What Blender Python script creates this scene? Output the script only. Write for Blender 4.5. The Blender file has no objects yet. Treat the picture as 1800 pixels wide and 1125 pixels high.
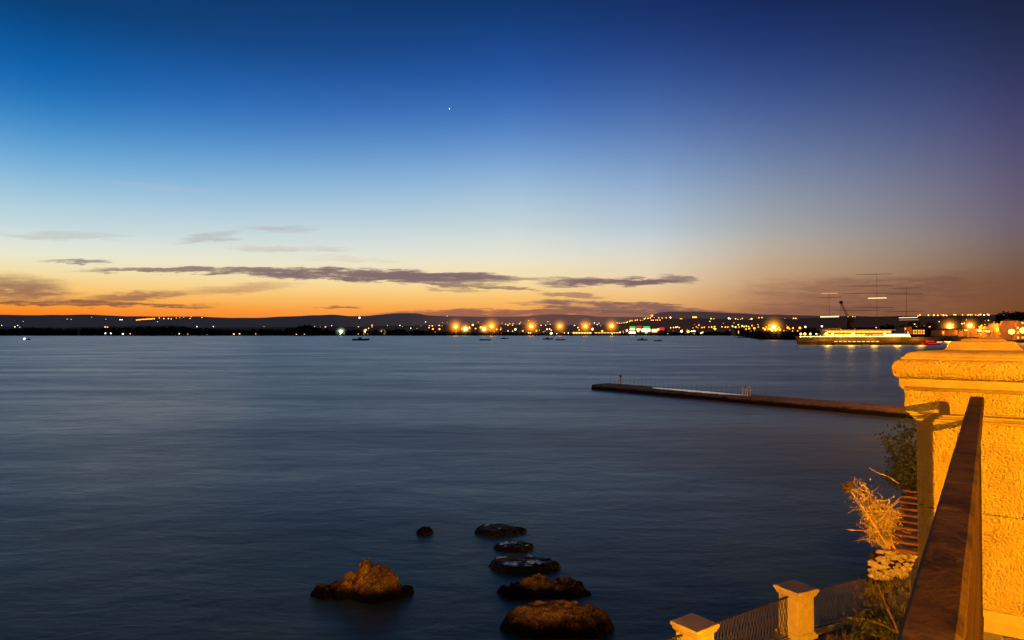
import bpy, bmesh, math, random
from math import sin, cos, tan, atan, atan2, radians, pi, sqrt
from mathutils import Vector, noise as mnoise

random.seed(11)
scene = bpy.context.scene
COL = scene.collection

# ------------------------------------------------------------------ helpers
EYE = 8.0                    # camera height above the sea (m)
PITCH = atan(19.5 / 1200)
AZ = radians(35.0)           # direction of the promenade railing
SU, CU = sin(AZ), cos(AZ)


def at(px, py, Y):
    """world point seen at photo pixel (px, py) at depth Y"""
    a, b = (px - 900) / 1200, (562.5 - py) / 1200
    dy = cos(PITCH) - b * sin(PITCH)
    dz = sin(PITCH) + b * cos(PITCH)
    return Vector((a / dy * Y, Y, EYE + dz / dy * Y))


def uv(u, v, z):
    return Vector((u * SU + v * CU, u * CU - v * SU, z))


def interp(pts, x):
    if x <= pts[0][0]:
        return pts[0][1]
    for (x0, y0), (x1, y1) in zip(pts, pts[1:]):
        if x <= x1:
            t = (x - x0) / (x1 - x0)
            t = t * t * (3 - 2 * t)
            return y0 + (y1 - y0) * t
    return pts[-1][1]


def fbm(x, y, z=0.0, o=4):
    s, a, f = 0, 1, 1
    for _ in range(o):
        s += a * mnoise.noise(Vector((x * f, y * f, z * f + 7.3 * f)))
        a *= .5
        f *= 2.03
    return s


class MB:
    """collects geometry for ONE mesh object"""

    def __init__(self):
        self.v, self.f, self.m = [], [], []

    def add(self, vs, fs, mi=0):
        b = len(self.v)
        self.v += [tuple(p) for p in vs]
        self.f += [tuple(i + b for i in q) for q in fs]
        self.m += [mi] * len(fs)
        return self

    def box(self, c, s, rz=0.0, mi=0, taper=1.0):
        cx, cy, cz = c
        hx, hy, hz = s[0] / 2, s[1] / 2, s[2] / 2
        vs = []
        for dz, k in ((-hz, 1.0), (hz, taper)):
            for dx, dy in ((-hx, -hy), (hx, -hy), (hx, hy), (-hx, hy)):
                x, y = dx * k, dy * k
                vs.append((cx + x * cos(rz) - y * sin(rz), cy + x * sin(rz) + y * cos(rz), cz + dz))
        return self.add(vs, [(0, 3, 2, 1), (4, 5, 6, 7), (0, 1, 5, 4), (1, 2, 6, 5), (2, 3, 7, 6), (3, 0, 4, 7)], mi)

    def tube(self, pts, rad, n=6, mi=0, caps=True):
        pts = [Vector(p) for p in pts]
        rads = rad if isinstance(rad, (list, tuple)) else [rad] * len(pts)
        vs, fs = [], []
        for i, p in enumerate(pts):
            d = (pts[min(i + 1, len(pts) - 1)] - pts[max(i - 1, 0)]).normalized()
            a = d.cross(Vector((0, 0, 1)) if abs(d.z) < .9 else Vector((1, 0, 0))).normalized()
            b = d.cross(a)
            for k in range(n):
                t = 2 * pi * k / n
                vs.append(p + (a * cos(t) + b * sin(t)) * rads[i])
        for i in range(len(pts) - 1):
            for k in range(n):
                k2 = (k + 1) % n
                fs.append((i * n + k, i * n + k2, (i + 1) * n + k2, (i + 1) * n + k))
        if caps:
            fs.append(tuple(range(n)))
            fs.append(tuple(reversed(range((len(pts) - 1) * n, len(pts) * n))))
        return self.add(vs, fs, mi)

    def bar(self, p0, p1, w, h, mi=0):
        """rectangular bar: w sideways (horizontal), h in height direction"""
        p0, p1 = Vector(p0), Vector(p1)
        d = (p1 - p0).normalized()
        s = d.cross(Vector((0, 0, 1)))
        if s.length < 1e-4:
            s = Vector((CU, -SU, 0))
        s = s.normalized() * (w / 2)
        t = s.cross(d).normalized() * (h / 2)
        vs = []
        for p in (p0, p1):
            vs += [p - s - t, p + s - t, p + s + t, p - s + t]
        return self.add(vs, [(0, 3, 2, 1), (4, 5, 6, 7), (0, 1, 5, 4), (1, 2, 6, 5), (2, 3, 7, 6), (3, 0, 4, 7)], mi)

    def ico(self, c, r, sub=1, mi=0, jit=0.0, sc=(1, 1, 1)):
        vs, fs = ICO[sub]
        out = []
        for p in vs:
            k = r * (1 + random.uniform(-jit, jit))
            out.append((c[0] + p[0] * k * sc[0], c[1] + p[1] * k * sc[1], c[2] + p[2] * k * sc[2]))
        return self.add(out, fs, mi)

    def grid(self, rows, mi=0):
        nr, nc = len(rows), len(rows[0])
        vs = [p for r in rows for p in r]
        fs = [(i * nc + j, i * nc + j + 1, (i + 1) * nc + j + 1, (i + 1) * nc + j) for i in range(nr - 1) for j in range(nc - 1)]
        return self.add(vs, fs, mi)

    def build(self, name, mats, parent=None, smooth=False, bevel=0.0, fix=True):
        me = bpy.data.meshes.new(name)
        me.from_pydata(self.v, [], self.f)
        for m in (mats if isinstance(mats, (list, tuple)) else [mats]):
            me.materials.append(m)
        for p, mi in zip(me.polygons, self.m):
            p.material_index = mi
            p.use_smooth = smooth
        if fix:
            bm = bmesh.new()
            bm.from_mesh(me)
            bmesh.ops.recalc_face_normals(bm, faces=bm.faces)
            bm.to_mesh(me)
            bm.free()
        me.update()
        o = bpy.data.objects.new(name, me)
        COL.objects.link(o)
        if parent is not None:
            o.parent = parent
            o.matrix_parent_inverse.translation = -Vector(parent.location) if parent.type == 'EMPTY' else (0, 0, 0)
        if bevel:
            b = o.modifiers.new('bevel', 'BEVEL')
            b.width = bevel
            b.segments = 2
            b.limit_method = 'ANGLE'
        return o


def _ico(sub):
    bm = bmesh.new()
    bmesh.ops.create_icosphere(bm, subdivisions=sub, radius=1.0)
    vs = [tuple(v.co) for v in bm.verts]
    fs = [tuple(v.index for v in f.verts) for f in bm.faces]
    bm.free()
    return vs, fs


ICO = {k: _ico(k) for k in (1, 2, 3)}


def tag(o, label, cat, group=None):
    o['label'] = label
    o['category'] = cat
    if group:
        o['group'] = group
    return o


def thing(name, loc, label, cat, group=None):
    o = bpy.data.objects.new(name, None)
    o.empty_display_size = .3
    o.location = loc
    COL.objects.link(o)
    return tag(o, label, cat, group)


def setting(o, kind='structure'):
    o['kind'] = kind
    return o


def copy_tree(o, parent=None):
    c = o.copy()
    COL.objects.link(c)
    if parent is not None:
        c.parent = parent
    for ch in list(o.children):
        copy_tree(ch, c)
    return c


# ------------------------------------------------------------------ node mini language
class N:
    def __init__(self, nt):
        self.nt = nt

    def node(self, t, **kw):
        n = self.nt.nodes.new(t)
        for k, v in kw.items():
            setattr(n, k, v)
        return n

    def put(self, sock, v):
        if isinstance(v, bpy.types.NodeSocket):
            self.nt.links.new(v, sock)
        else:
            sock.default_value = v

    def m(self, op, a, b=None, c=None, clamp=False):
        n = self.node('ShaderNodeMath', operation=op, use_clamp=clamp)
        self.put(n.inputs[0], a)
        if b is not None:
            self.put(n.inputs[1], b)
        if c is not None:
            self.put(n.inputs[2], c)
        return n.outputs[0]

    def step(self, x, a, b, smooth=True):
        n = self.node('ShaderNodeMapRange', interpolation_type='SMOOTHSTEP' if smooth else 'LINEAR')
        self.put(n.inputs[0], x)
        n.inputs[1].default_value = a
        n.inputs[2].default_value = b
        return n.outputs[0]

    def mix(self, f, a, b, blend='MIX'):
        n = self.node('ShaderNodeMix', data_type='RGBA', blend_type=blend)
        self.put(n.inputs[0], f)
        self.put(n.inputs[6], a)
        self.put(n.inputs[7], b)
        return n.outputs[2]

    def noise(self, vec, scale, detail=3.0, rough=.55, dist=0.0):
        n = self.node('ShaderNodeTexNoise')
        if vec is not None:
            self.put(n.inputs['Vector'], vec)
        n.inputs['Scale'].default_value = scale
        n.inputs['Detail'].default_value = detail
        n.inputs['Roughness'].default_value = rough
        n.inputs['Distortion'].default_value = dist
        return n.outputs[0]

    def scaled(self, vec, s, loc=(0, 0, 0)):
        n = self.node('ShaderNodeMapping')
        self.put(n.inputs[0], vec)
        n.inputs[1].default_value = loc
        n.inputs[3].default_value = s
        return n.outputs[0]

    def ramp(self, f, stops, interp='LINEAR'):
        n = self.node('ShaderNodeValToRGB')
        r = n.color_ramp
        r.interpolation = interp
        r.elements[0].position = stops[0][0]
        r.elements[0].color = stops[0][1]
        r.elements[1].position = stops[-1][0]
        r.elements[1].color = stops[-1][1]
        for p, c in stops[1:-1]:
            e = r.elements.new(p)
            e.color = c
        self.put(n.inputs[0], f)
        return n.outputs[0]


def s2l(c):
    out = []
    for x in c[:3]:
        x /= 255
        out.append(x / 12.92 if x <= .04045 else ((x + .055) / 1.055) ** 2.4)
    return (*out, 1.0)


def new_mat(name):
    m = bpy.data.materials.new(name)
    m.use_nodes = True
    m.node_tree.nodes.clear()
    n = N(m.node_tree)
    out = n.node('ShaderNodeOutputMaterial')
    return m, n, out


def surf(name, c1, c2=None, rough=.8, nscale=5.0, bump=0.0, bscale=20.0, metal=0.0, spec=.4, c3=None, bdetail=4.0, stretch=(1, 1, 1)):
    """noise-mottled principled surface in object coordinates"""
    m, n, out = new_mat(name)
    p = n.node('ShaderNodeBsdfPrincipled')
    tc = n.node('ShaderNodeTexCoord').outputs['Object']
    tc = n.scaled(tc, stretch)
    c2 = c2 or tuple(x * .6 for x in c1)
    f = n.step(n.noise(tc, nscale, 5.0, .62), .34, .68)
    col = n.mix(f, (*c1, 1), (*c2, 1))
    if c3:
        g = n.step(n.noise(tc, nscale * .37, 6.0, .7, .6), .56, .72)
        col = n.mix(g, col, (*c3, 1))
    n.put(p.inputs['Base Color'], col)
    p.inputs['Roughness'].default_value = rough
    p.inputs['Metallic'].default_value = metal
    p.inputs['Specular IOR Level'].default_value = spec
    if bump:
        b = n.node('ShaderNodeBump')
        b.inputs['Strength'].default_value = 1.0
        b.inputs['Distance'].default_value = bump
        n.put(b.inputs['Height'], n.noise(tc, bscale, bdetail, .6))
        n.put(p.inputs['Normal'], b.outputs[0])
    n.put(out.inputs[0], p.outputs[0])
    return m


def glow(name, col, strength):
    m, n, out = new_mat(name)
    e = n.node('ShaderNodeEmission')
    e.inputs[0].default_value = (*col, 1)
    e.inputs[1].default_value = strength
    n.put(out.inputs[0], e.outputs[0])
    return m


# ------------------------------------------------------------------ camera
cam = bpy.data.cameras.new('camera')
cam.sensor_width = 36
cam.lens = 24
cam.clip_start = .05
cam.clip_end = 120000
co = bpy.data.objects.new('camera', cam)
co.location = (0, 0, EYE)
co.rotation_euler = (pi / 2 + PITCH, 0, 0)
COL.objects.link(co)
scene.camera = co

# ------------------------------------------------------------------ sky (world)
world = bpy.data.worlds.new('World')
scene.world = world
world.use_nodes = True
nt = world.node_tree
nt.nodes.clear()
n = N(nt)
wout = n.node('ShaderNodeOutputWorld')
tc = n.node('ShaderNodeTexCoord').outputs['Generated']
sep = n.node('ShaderNodeSeparateXYZ')
n.put(sep.inputs[0], tc)
X, Y, Z = sep.outputs
az = n.m('MULTIPLY', n.m('ARCTAN2', X, Y), 180 / pi)
el = n.m('MULTIPLY', n.m('ARCSINE', Z), 180 / pi)


def elev(px, py):
    a = (px - 900) / 1200
    return math.degrees(atan((582 - py) / 1200 / sqrt(1 + a * a)))


SKY = {
    95: [(582, (250, 104, 18)), (548, (250, 130, 30)), (525, (250, 176, 66)), (490, (247, 217, 146)), (462, (238, 229, 190)), (435, (226, 231, 217)), (400, (200, 219, 221)), (320, (138, 189, 222)),
         (240, (72, 148, 207)), (160, (15, 106, 182)), (80, (3, 84, 155)), (0, (3, 56, 108)), (-150, (4, 54, 100)), (-600, (8, 50, 84))],
    900: [(582, (242, 138, 60)), (548, (248, 162, 76)), (524, (251, 194, 106)), (500, (249, 219, 154)), (470, (241, 227, 188)), (445, (229, 228, 214)), (400, (201, 215, 217)), (320, (146, 185, 220)),
          (240, (84, 134, 200)), (160, (42, 94, 172)), (80, (24, 70, 140)), (0, (14, 52, 108)), (-150, (10, 44, 88)), (-600, (9, 36, 66))],
    1145: [(582, (214, 136, 76)), (545, (232, 164, 92)), (530, (238, 180, 106)), (500, (238, 208, 156)), (450, (220, 216, 205)), (400, (184, 202, 212)), (300, (122, 156, 202)),
           (200, (70, 105, 170)), (100, (36, 68, 134)), (0, (16, 44, 98)), (-150, (12, 34, 76)), (-600, (9, 23, 55))],
    1355: [(582, (140, 92, 70)), (545, (165, 110, 80)), (500, (198, 150, 108)), (450, (192, 172, 148)), (400, (166, 170, 170)), (300, (115, 134, 170)),
           (200, (68, 94, 150)), (100, (35, 60, 120)), (0, (18, 38, 88)), (-150, (11, 24, 58)), (-600, (7, 14, 34))],
    1720: [(582, (122, 68, 30)), (545, (124, 74, 40)), (500, (124, 84, 60)), (450, (120, 96, 85)), (400, (113, 101, 114)), (300, (91, 86, 120)),
           (200, (63, 64, 110)), (100, (37, 47, 84)), (0, (24, 33, 64)), (-150, (14, 18, 38)), (-600, (7, 9, 20))],
}
EMAX = 60.0
elf = n.m('DIVIDE', el, EMAX, clamp=True)
rm = {}
for px, st in SKY.items():
    rm[px] = n.ramp(elf, [(min(1, max(0, elev(px, py)) / EMAX), s2l(c)) for py, c in st], 'B_SPLINE')
back = n.ramp(elf, [(0, s2l((46, 36, 44))), (.12, s2l((40, 38, 60))), (.4, s2l((24, 28, 56))), (1, s2l((8, 13, 30)))])
azd = {px: math.degrees(atan((px - 900) / 1200)) for px in SKY}
azd[1720] = math.degrees(atan((1790 - 900) / 1200))
c = n.mix(n.step(az, azd[95], azd[900], False), rm[95], rm[900])
c = n.mix(n.step(az, azd[900], azd[1145], False), c, rm[1145])
c = n.mix(n.step(az, azd[1145], azd[1355], False), c, rm[1355])
c = n.mix(n.step(az, azd[1355], azd[1720], False), c, rm[1720])
c = n.mix(n.step(az, azd[1720] - 4, 120, False), c, back)
c = n.mix(n.step(az, -50, -125), c, back)

# clouds: banks standing far off in the west, laid out on their world bearing
yc = n.m('MAXIMUM', Y, .05)
gx = n.m('MULTIPLY_ADD', n.m('DIVIDE', X, yc), 1200, 900)
gy = n.m('SUBTRACT', 582, n.m('MULTIPLY', n.m('DIVIDE', Z, yc), 1200))
cv = n.node('ShaderNodeCombineXYZ')
n.put(cv.inputs[0], gx)
n.put(cv.inputs[1], gy)
cvec = cv.outputs[0]
n1 = n.noise(n.scaled(cvec, (.006, .05, 1)), 1.0, 5.0, .6)
n2 = n.noise(n.scaled(cvec, (.011, .08, 1), (31, 7, 2)), 1.0, 6.0, .62)
n3 = n.noise(n.scaled(cvec, (.02, .16, 1), (11, 47, 5)), 1.0, 5.0, .65)
wx = n.m('MULTIPLY_ADD', n.m('SUBTRACT', n1, .5), 90, gx)
wy = n.m('ADD', gy, n.m('ADD', n.m('MULTIPLY', n.m('SUBTRACT', n2, .5), 26), n.m('MULTIPLY', n.m('SUBTRACT', n3, .5), 13)))
front = n.step(Y, .1, .3)
n4 = n.noise(n.scaled(cvec, (.016, .10, 1), (5, 77, 3)), 1.0, 6.0, .68)
thin = n.step(n4, .22, .52)
#        cx   cy   hw   hh  slope opac soft  colour
CL = [
    (1010, 554, 360, 12, .00, .9, .3, (140, 90, 82)),
    (1110, 542, 205, 10.5, .05, .9, .3, (128, 90, 88)),
    (800, 548, 150, 5, -.01, .55, .5, (166, 100, 80)),
    (640, 483, 250, 11, .022, .95, .35, (124, 100, 104)),
    (770, 489, 150, 12, .03, .9, .4, (130, 104, 108)),
    (345, 474, 215, 5.5, -.004, .9, .45, (134, 112, 108)),
    (1085, 495, 140, 8, -.02, .95, .4, (120, 94, 100)),
    (960, 490, 110, 4, .0, .6, .5, (140, 110, 108)),
    (1185, 487, 36, 3, .05, .7, .5, (120, 94, 100)),
    (860, 505, 100, 4, .05, .8, .5, (138, 106, 100)),
    (1010, 519, 75, 4, .04, .7, .5, (144, 104, 92)),
    (800, 509, 60, 3, .06, .5, .5, (150, 112, 100)),
    (30, 508, 110, 27, .06, .85, .75, (138, 96, 84)),
    (150, 534, 240, 4.5, .012, .9, .5, (140, 86, 66)),
    (232, 521, 92, 9, -.05, .85, .65, (150, 100, 80)),
    (410, 508, 115, 9, -.09, .62, .8, (176, 124, 96)),
    (135, 459, 62, 4, .0, .75, .55, (118, 110, 110)),
    (95, 414, 120, 8, .01, .42, .9, (176, 170, 168)),
    (365, 418, 58, 9, -.14, .5, .9, (170, 158, 160)),
    (490, 402, 60, 7, .03, .45, .9, (172, 160, 164)),
    (505, 438, 105, 5, .02, .45, .9, (190, 172, 160)),
    (620, 456, 90, 5, .03, .3, .9, (206, 180, 160)),
    (590, 541, 38, 2.5, .0, .8, .5, (150, 92, 64)),
    (290, 330, 110, 8, .08, .16, .9, (214, 186, 200)),
    (1540, 515, 230, 30, .0, .6, .9, (122, 82, 68)),
    (1480, 545, 190, 15, .0, .55, .8, (112, 76, 66)),
    (1720, 505, 150, 34, .0, .45, .9, (118, 76, 56)),
    (1560, 492, 130, 5, -.01, .35, .8, (110, 74, 66)),
]
for cx, cy, hw, hh, sl, op, soft, colr in CL:
    dx = n.m('SUBTRACT', wx, float(cx))
    dy = n.m('SUBTRACT', n.m('SUBTRACT', wy, float(cy)), n.m('MULTIPLY', dx, sl))
    a = n.m('MULTIPLY', dx, 1 / hw)
    b = n.m('MULTIPLY', dy, 1 / hh)
    d = n.m('MULTIPLY_ADD', a, a, n.m('MULTIPLY', b, b))
    d = n.m('MULTIPLY_ADD', n.m('SUBTRACT', n3, .5), 2.2 * soft, d)
    k = n.m('MULTIPLY', n.m('MULTIPLY', n.step(d, 1.0 + .6 * soft, max(-.2, 1.0 - 1.5 * soft)), op), thin)
    c = n.mix(n.m('MULTIPLY', k, front), c, s2l(colr))
bg = n.node('ShaderNodeBackground')
n.put(bg.inputs[0], c)
bg.inputs[1].default_value = 1.0
# the physical sky, sun just set behind the hills, adds its faint share
nish = n.node('ShaderNodeTexSky', sky_type='NISHITA')
nish.sun_disc = False
nish.sun_elevation = radians(-2.0)
nish.sun_rotation = radians(-30)
bg2 = n.node('ShaderNodeBackground')
n.put(bg2.inputs[0], nish.outputs[0])
bg2.inputs[1].default_value = .01
ad = n.node('ShaderNodeAddShader')
n.put(ad.inputs[0], bg.outputs[0])
n.put(ad.inputs[1], bg2.outputs[0])
n.put(wout.inputs[0], ad.outputs[0])
world.cycles.sampling_method = 'MANUAL'
world.cycles.sample_map_resolution = 1024

# ------------------------------------------------------------------ materials
M = {}
# long-exposure sea
m, n, out = new_mat('sea')
tc = n.node('ShaderNodeTexCoord').outputs['Object']
p = n.node('ShaderNodeBsdfPrincipled')
w1 = n.noise(n.scaled(tc, (.30, .55, 1)), 1.0, 5.0, .6, .3)
w2 = n.noise(n.scaled(tc, (.02, .06, 1), (3, 5, 0)), 1.0, 4.0, .6)
w3 = n.noise(n.scaled(tc, (1.3, 3.2, 1)), 1.0, 4.0, .6)
hgt = n.m('ADD', n.m('MULTIPLY', w1, .32), n.m('ADD', n.m('MULTIPLY', w2, .9), n.m('MULTIPLY', w3, .07)))
b = n.node('ShaderNodeBump')
b.inputs['Strength'].default_value = 1.0
b.inputs['Distance'].default_value = .15
n.put(b.inputs['Height'], hgt)
n.put(p.inputs['Normal'], b.outputs[0])
patch = n.step(n.noise(n.scaled(tc, (.018, .07, 1), (9, 2, 0)), 1.0, 5.0, .62), .35, .68)
mo2 = n.step(n.noise(n.scaled(tc, (.22, .34, 1), (4, 8, 0)), 1.0, 5.0, .66, .6), .3, .7)
n.put(p.inputs['Base Color'], n.mix(mo2, (.004, .028, .034, 1), (.010, .052, .058, 1)))
mott = n.noise(n.scaled(tc, (.22, .34, 1), (4, 8, 0)), 1.0, 5.0, .66, .6)
n.put(p.inputs['Roughness'], n.m('ADD', n.m('MULTIPLY_ADD', patch, .10, .34), n.m('MULTIPLY', n.m('SUBTRACT', mott, .5), .15)))
dif = n.node('ShaderNodeBsdfDiffuse')
gls = n.node('ShaderNodeBsdfGlossy')
frs = n.node('ShaderNodeFresnel')
frs.inputs['IOR'].default_value = 1.66
n.put(frs.inputs['Normal'], b.outputs[0])
n.put(dif.inputs['Color'], p.inputs['Base Color'].links[0].from_socket)
n.put(dif.inputs['Normal'], b.outputs[0])
gls.inputs['Color'].default_value = (.69, .75, .72, 1)
n.put(gls.inputs['Roughness'], p.inputs['Roughness'].links[0].from_socket)
n.put(gls.inputs['Normal'], b.outputs[0])
mx = n.node('ShaderNodeMixShader')
n.put(mx.inputs[0], frs.outputs[0])
n.put(mx.inputs[1], dif.outputs[0])
n.put(mx.inputs[2], gls.outputs[0])
n.nt.nodes.remove(p)
n.put(out.inputs[0], mx.outputs[0])
M['sea'] = m


def stucco(name, c1, c2, stain):
    m, n, out = new_mat(name)
    tc = n.node('ShaderNodeTexCoord').outputs['Object']
    p = n.node('ShaderNodeBsdfPrincipled')
    f = n.step(n.noise(tc, 7.0, 6.0, .65), .3, .7)
    col = n.mix(f, (*c1, 1), (*c2, 1))
    g = n.step(n.noise(tc, 3.1, 5.0, .7, .4), .58, .74)
    col = n.mix(n.m('MULTIPLY', g, .55), col, (*stain, 1))
    sp = n.step(n.noise(tc, 60.0, 3.0, .6), .62, .74)
    col = n.mix(n.m('MULTIPLY', sp, .35), col, (*stain, 1))
    n.put(p.inputs['Base Color'], col)
    p.inputs['Roughness'].default_value = .92
    p.inputs['Specular IOR Level'].default_value = .15
    vo = n.node('ShaderNodeTexVoronoi', feature='SMOOTH_F1')
    n.put(vo.inputs['Vector'], tc)
    vo.inputs['Scale'].default_value = 75.0
    h = n.m('ADD', n.m('MULTIPLY', n.noise(tc, 82.0, 3.0, .55, .0), 1.0), n.m('MULTIPLY', vo.outputs[0], -.25))
    b = n.node('ShaderNodeBump')
    b.inputs['Strength'].default_value = 1.0
    b.inputs['Distance'].default_value = .0165
    n.put(b.inputs['Height'], h)
    n.put(p.inputs['Normal'], b.outputs[0])
    n.put(out.inputs[0], p.outputs[0])
    return m


M['stucco'] = stucco('stucco', (.66, .53, .15), (.56, .42, .11), (.30, .13, .04))
M['stone_trim'] = surf('stone_trim', (.60, .48, .17), (.50, .38, .13), .9, 6, .004, 40, c3=(.3, .2, .12))
M['cap_stone'] = surf('cap_stone', (.58, .46, .18), (.46, .35, .13), .9, 8, .004, 50, c3=(.28, .18, .12))
def shade_tops(name, src, dark):  # upward faces toned darker so the cap tops look unlit
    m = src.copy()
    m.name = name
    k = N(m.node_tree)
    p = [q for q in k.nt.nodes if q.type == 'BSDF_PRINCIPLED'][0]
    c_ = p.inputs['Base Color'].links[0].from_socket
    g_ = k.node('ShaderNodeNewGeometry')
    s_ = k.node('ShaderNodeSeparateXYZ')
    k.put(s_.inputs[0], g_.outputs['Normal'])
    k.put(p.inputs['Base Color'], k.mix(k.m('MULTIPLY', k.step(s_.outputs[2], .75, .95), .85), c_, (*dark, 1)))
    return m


M['lower_cap'] = shade_tops('lower_cap', M['cap_stone'], (.50, .38, .27))
M['rail_iron'] = surf('rail_iron', (.062, .036, .009), (.014, .009, .003), .65, 11, .004, 45, c3=(.13, .09, .04), spec=.08, bdetail=6)
M['baluster_iron'] = surf('baluster_iron', (.11, .055, .02), (.035, .018, .01), .6, 12, .002, 70)
M['dark_iron'] = surf('dark_iron', (.05, .04, .032), (.025, .02, .018), .5, 12, .001, 60)
M['wall_stone'] = surf('wall_stone', (.30, .25, .19), (.18, .15, .12), .9, 2.5, .02, 12)
M['kerb_stone'] = surf('kerb_stone', (.26, .25, .24), (.18, .17, .17), .9, 4, .008, 30)
M['paving'] = surf('paving', (.28, .24, .20), (.2, .17, .14), .9, 3, .01, 14)
M['earth'] = surf('earth', (.10, .075, .05), (.045, .035, .026), .95, 2.2, .06, 9, c3=(.17, .13, .08))
M['dark_earth'] = surf('dark_earth', (.05, .035, .022), (.02, .015, .01), .95, 4, .05, 14)
M['rubble'] = surf('rubble', (.55, .47, .36), (.36, .29, .21), .9, 3, .02, 14)
M['old_wood'] = surf('old_wood', (.20, .075, .035), (.11, .045, .025), .8, 5, .006, 18, c3=(.24, .12, .06), stretch=(1, 1, 1))
M['dry_stem'] = surf('dry_stem', (.50, .36, .18), (.34, .22, .10), .8, 6)
M['dry_leaf'] = surf('dry_leaf', (.58, .46, .13), (.12, .12, .04), .8, 2.2)
M['dull_grass'] = surf('dull_grass', (.09, .07, .03), (.04, .032, .016), .9, 3)
M['green_leaf'] = surf('green_leaf', (.07, .08, .025), (.03, .04, .015), .7, 3)
M['dim_stem'] = surf('dim_stem', (.14, .08, .03), (.08, .05, .02), .9, 6)
M['seed_head'] = surf('seed_head', (.07, .04, .02), (.04, .025, .012), .9, 8)
M['pier_stone'] = surf('pier_stone', (.30, .19, .10), (.16, .10, .06), .85, .8, .03, 4)
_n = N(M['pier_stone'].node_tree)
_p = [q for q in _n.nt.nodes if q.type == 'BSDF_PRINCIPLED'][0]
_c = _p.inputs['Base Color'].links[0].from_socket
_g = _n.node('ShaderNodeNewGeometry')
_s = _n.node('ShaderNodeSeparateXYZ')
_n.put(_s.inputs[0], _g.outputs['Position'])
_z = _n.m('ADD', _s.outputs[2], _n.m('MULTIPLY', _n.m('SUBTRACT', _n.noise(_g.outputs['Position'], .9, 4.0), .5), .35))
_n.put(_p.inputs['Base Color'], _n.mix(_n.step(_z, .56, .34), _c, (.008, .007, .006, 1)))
M['wet_pale'] = surf('wet_pale', (.75, .72, .68), (.55, .52, .50), .16, 1.0, .004, 5, spec=1.0)  # wet patch; pale base colour stands in for reflected sky
LMESH = {}


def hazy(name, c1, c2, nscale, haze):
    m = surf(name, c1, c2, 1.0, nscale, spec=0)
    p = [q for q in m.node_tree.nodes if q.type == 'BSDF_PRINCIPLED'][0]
    k = N(m.node_tree)                                        # distance haze put into the emission colour, strongest over the lit port
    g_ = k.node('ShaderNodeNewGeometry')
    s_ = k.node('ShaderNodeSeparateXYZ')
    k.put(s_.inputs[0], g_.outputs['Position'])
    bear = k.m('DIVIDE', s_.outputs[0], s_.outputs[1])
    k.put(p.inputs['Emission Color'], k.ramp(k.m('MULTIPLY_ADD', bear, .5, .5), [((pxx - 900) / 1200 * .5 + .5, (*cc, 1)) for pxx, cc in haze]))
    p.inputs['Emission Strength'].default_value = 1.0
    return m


M['tree_dark'] = surf('tree_dark', (.022, .026, .014), (.010, .012, .008), .9, .2)
M['bark'] = surf('bark', (.05, .035, .025), (.03, .02, .015), .9, 2)
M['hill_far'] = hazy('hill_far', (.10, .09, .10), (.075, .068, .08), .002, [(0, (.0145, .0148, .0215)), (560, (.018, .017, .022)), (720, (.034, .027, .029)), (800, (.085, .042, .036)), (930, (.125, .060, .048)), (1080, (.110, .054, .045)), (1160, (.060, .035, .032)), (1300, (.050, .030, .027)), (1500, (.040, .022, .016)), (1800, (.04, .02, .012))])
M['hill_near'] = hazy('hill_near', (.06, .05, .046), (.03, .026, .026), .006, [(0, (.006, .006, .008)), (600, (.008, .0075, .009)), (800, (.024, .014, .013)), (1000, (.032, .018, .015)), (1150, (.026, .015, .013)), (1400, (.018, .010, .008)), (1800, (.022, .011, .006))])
M['shore_ground'] = surf('shore_ground', (.03, .026, .022), (.018, .016, .014), 1.0, .02, spec=0)
M['quay'] = surf('quay', (.05, .042, .035), (.03, .026, .022), .9, .1, spec=.1)
M['boat_dark'] = surf('boat_dark', (.05, .04, .045), (.03, .026, .03), .6, 1)
M['boat_red'] = surf('boat_red', (.22, .07, .05), (.12, .04, .035), .6, 1)
M['boat_pale'] = surf('boat_pale', (.35, .30, .28), (.25, .2, .19), .6, 1)
M['hull_dark'] = surf('hull_dark', (.26, .15, .05), (.15, .085, .03), .5, .3)
M['ship_white'] = surf('ship_white', (.7, .64, .54), (.55, .48, .38), .6, .4)
M['ship_amber'] = surf('ship_amber', (.55, .36, .12), (.40, .24, .08), .6, .4)
M['house_amber'] = surf('house_amber', (.42, .26, .12), (.3, .18, .08), .9, .15)
M['house_plain'] = surf('house_plain', (.22, .16, .12), (.15, .11, .08), .9, .15)
M['roof_dark'] = surf('roof_dark', (.10, .05, .03), (.06, .035, .025), .9, .3)
M['steel_dark'] = surf('steel_dark', (.03, .022, .02), (.02, .016, .016), .6, 1)

AMB, ORG, WHT, WRM, GRN = (1, .33, .015), (1, .20, .012), (1, .86, .72), (1, .50, .11), (.78, 1, .60)
LC = {'a': AMB, 'o': ORG, 'w': WHT, 'y': WRM, 'g': GRN}
for k, cc in LC.items():
    M['lamp_' + k] = glow('lamp_' + k, cc, 4.4)
    M['dim_' + k] = glow('dim_' + k, cc, 2.0)
M['sodium'] = glow('sodium', (1, .44, .03), 16.0)
M['strip_amber'] = glow('strip_amber', (1, .52, .07), 2.2)
M['strip_warm'] = glow('strip_warm', (1, .80, .35), 3.0)
M['strip_white'] = glow('strip_white', (1, .92, .7), 2.6)
M['sign_green'] = glow('sign_green', (.02, .75, .06), 1.3)
M['sign_red'] = glow('sign_red', (1, .02, .03), 1.1)
M['window_amber'] = glow('window_amber', (1, .55, .10), 1.5)
M['red_lamp'] = glow('red_lamp', (1, .05, .03), 3.0)
M['planet'] = glow('planet', (1, .97, .9), 3.0)


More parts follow.
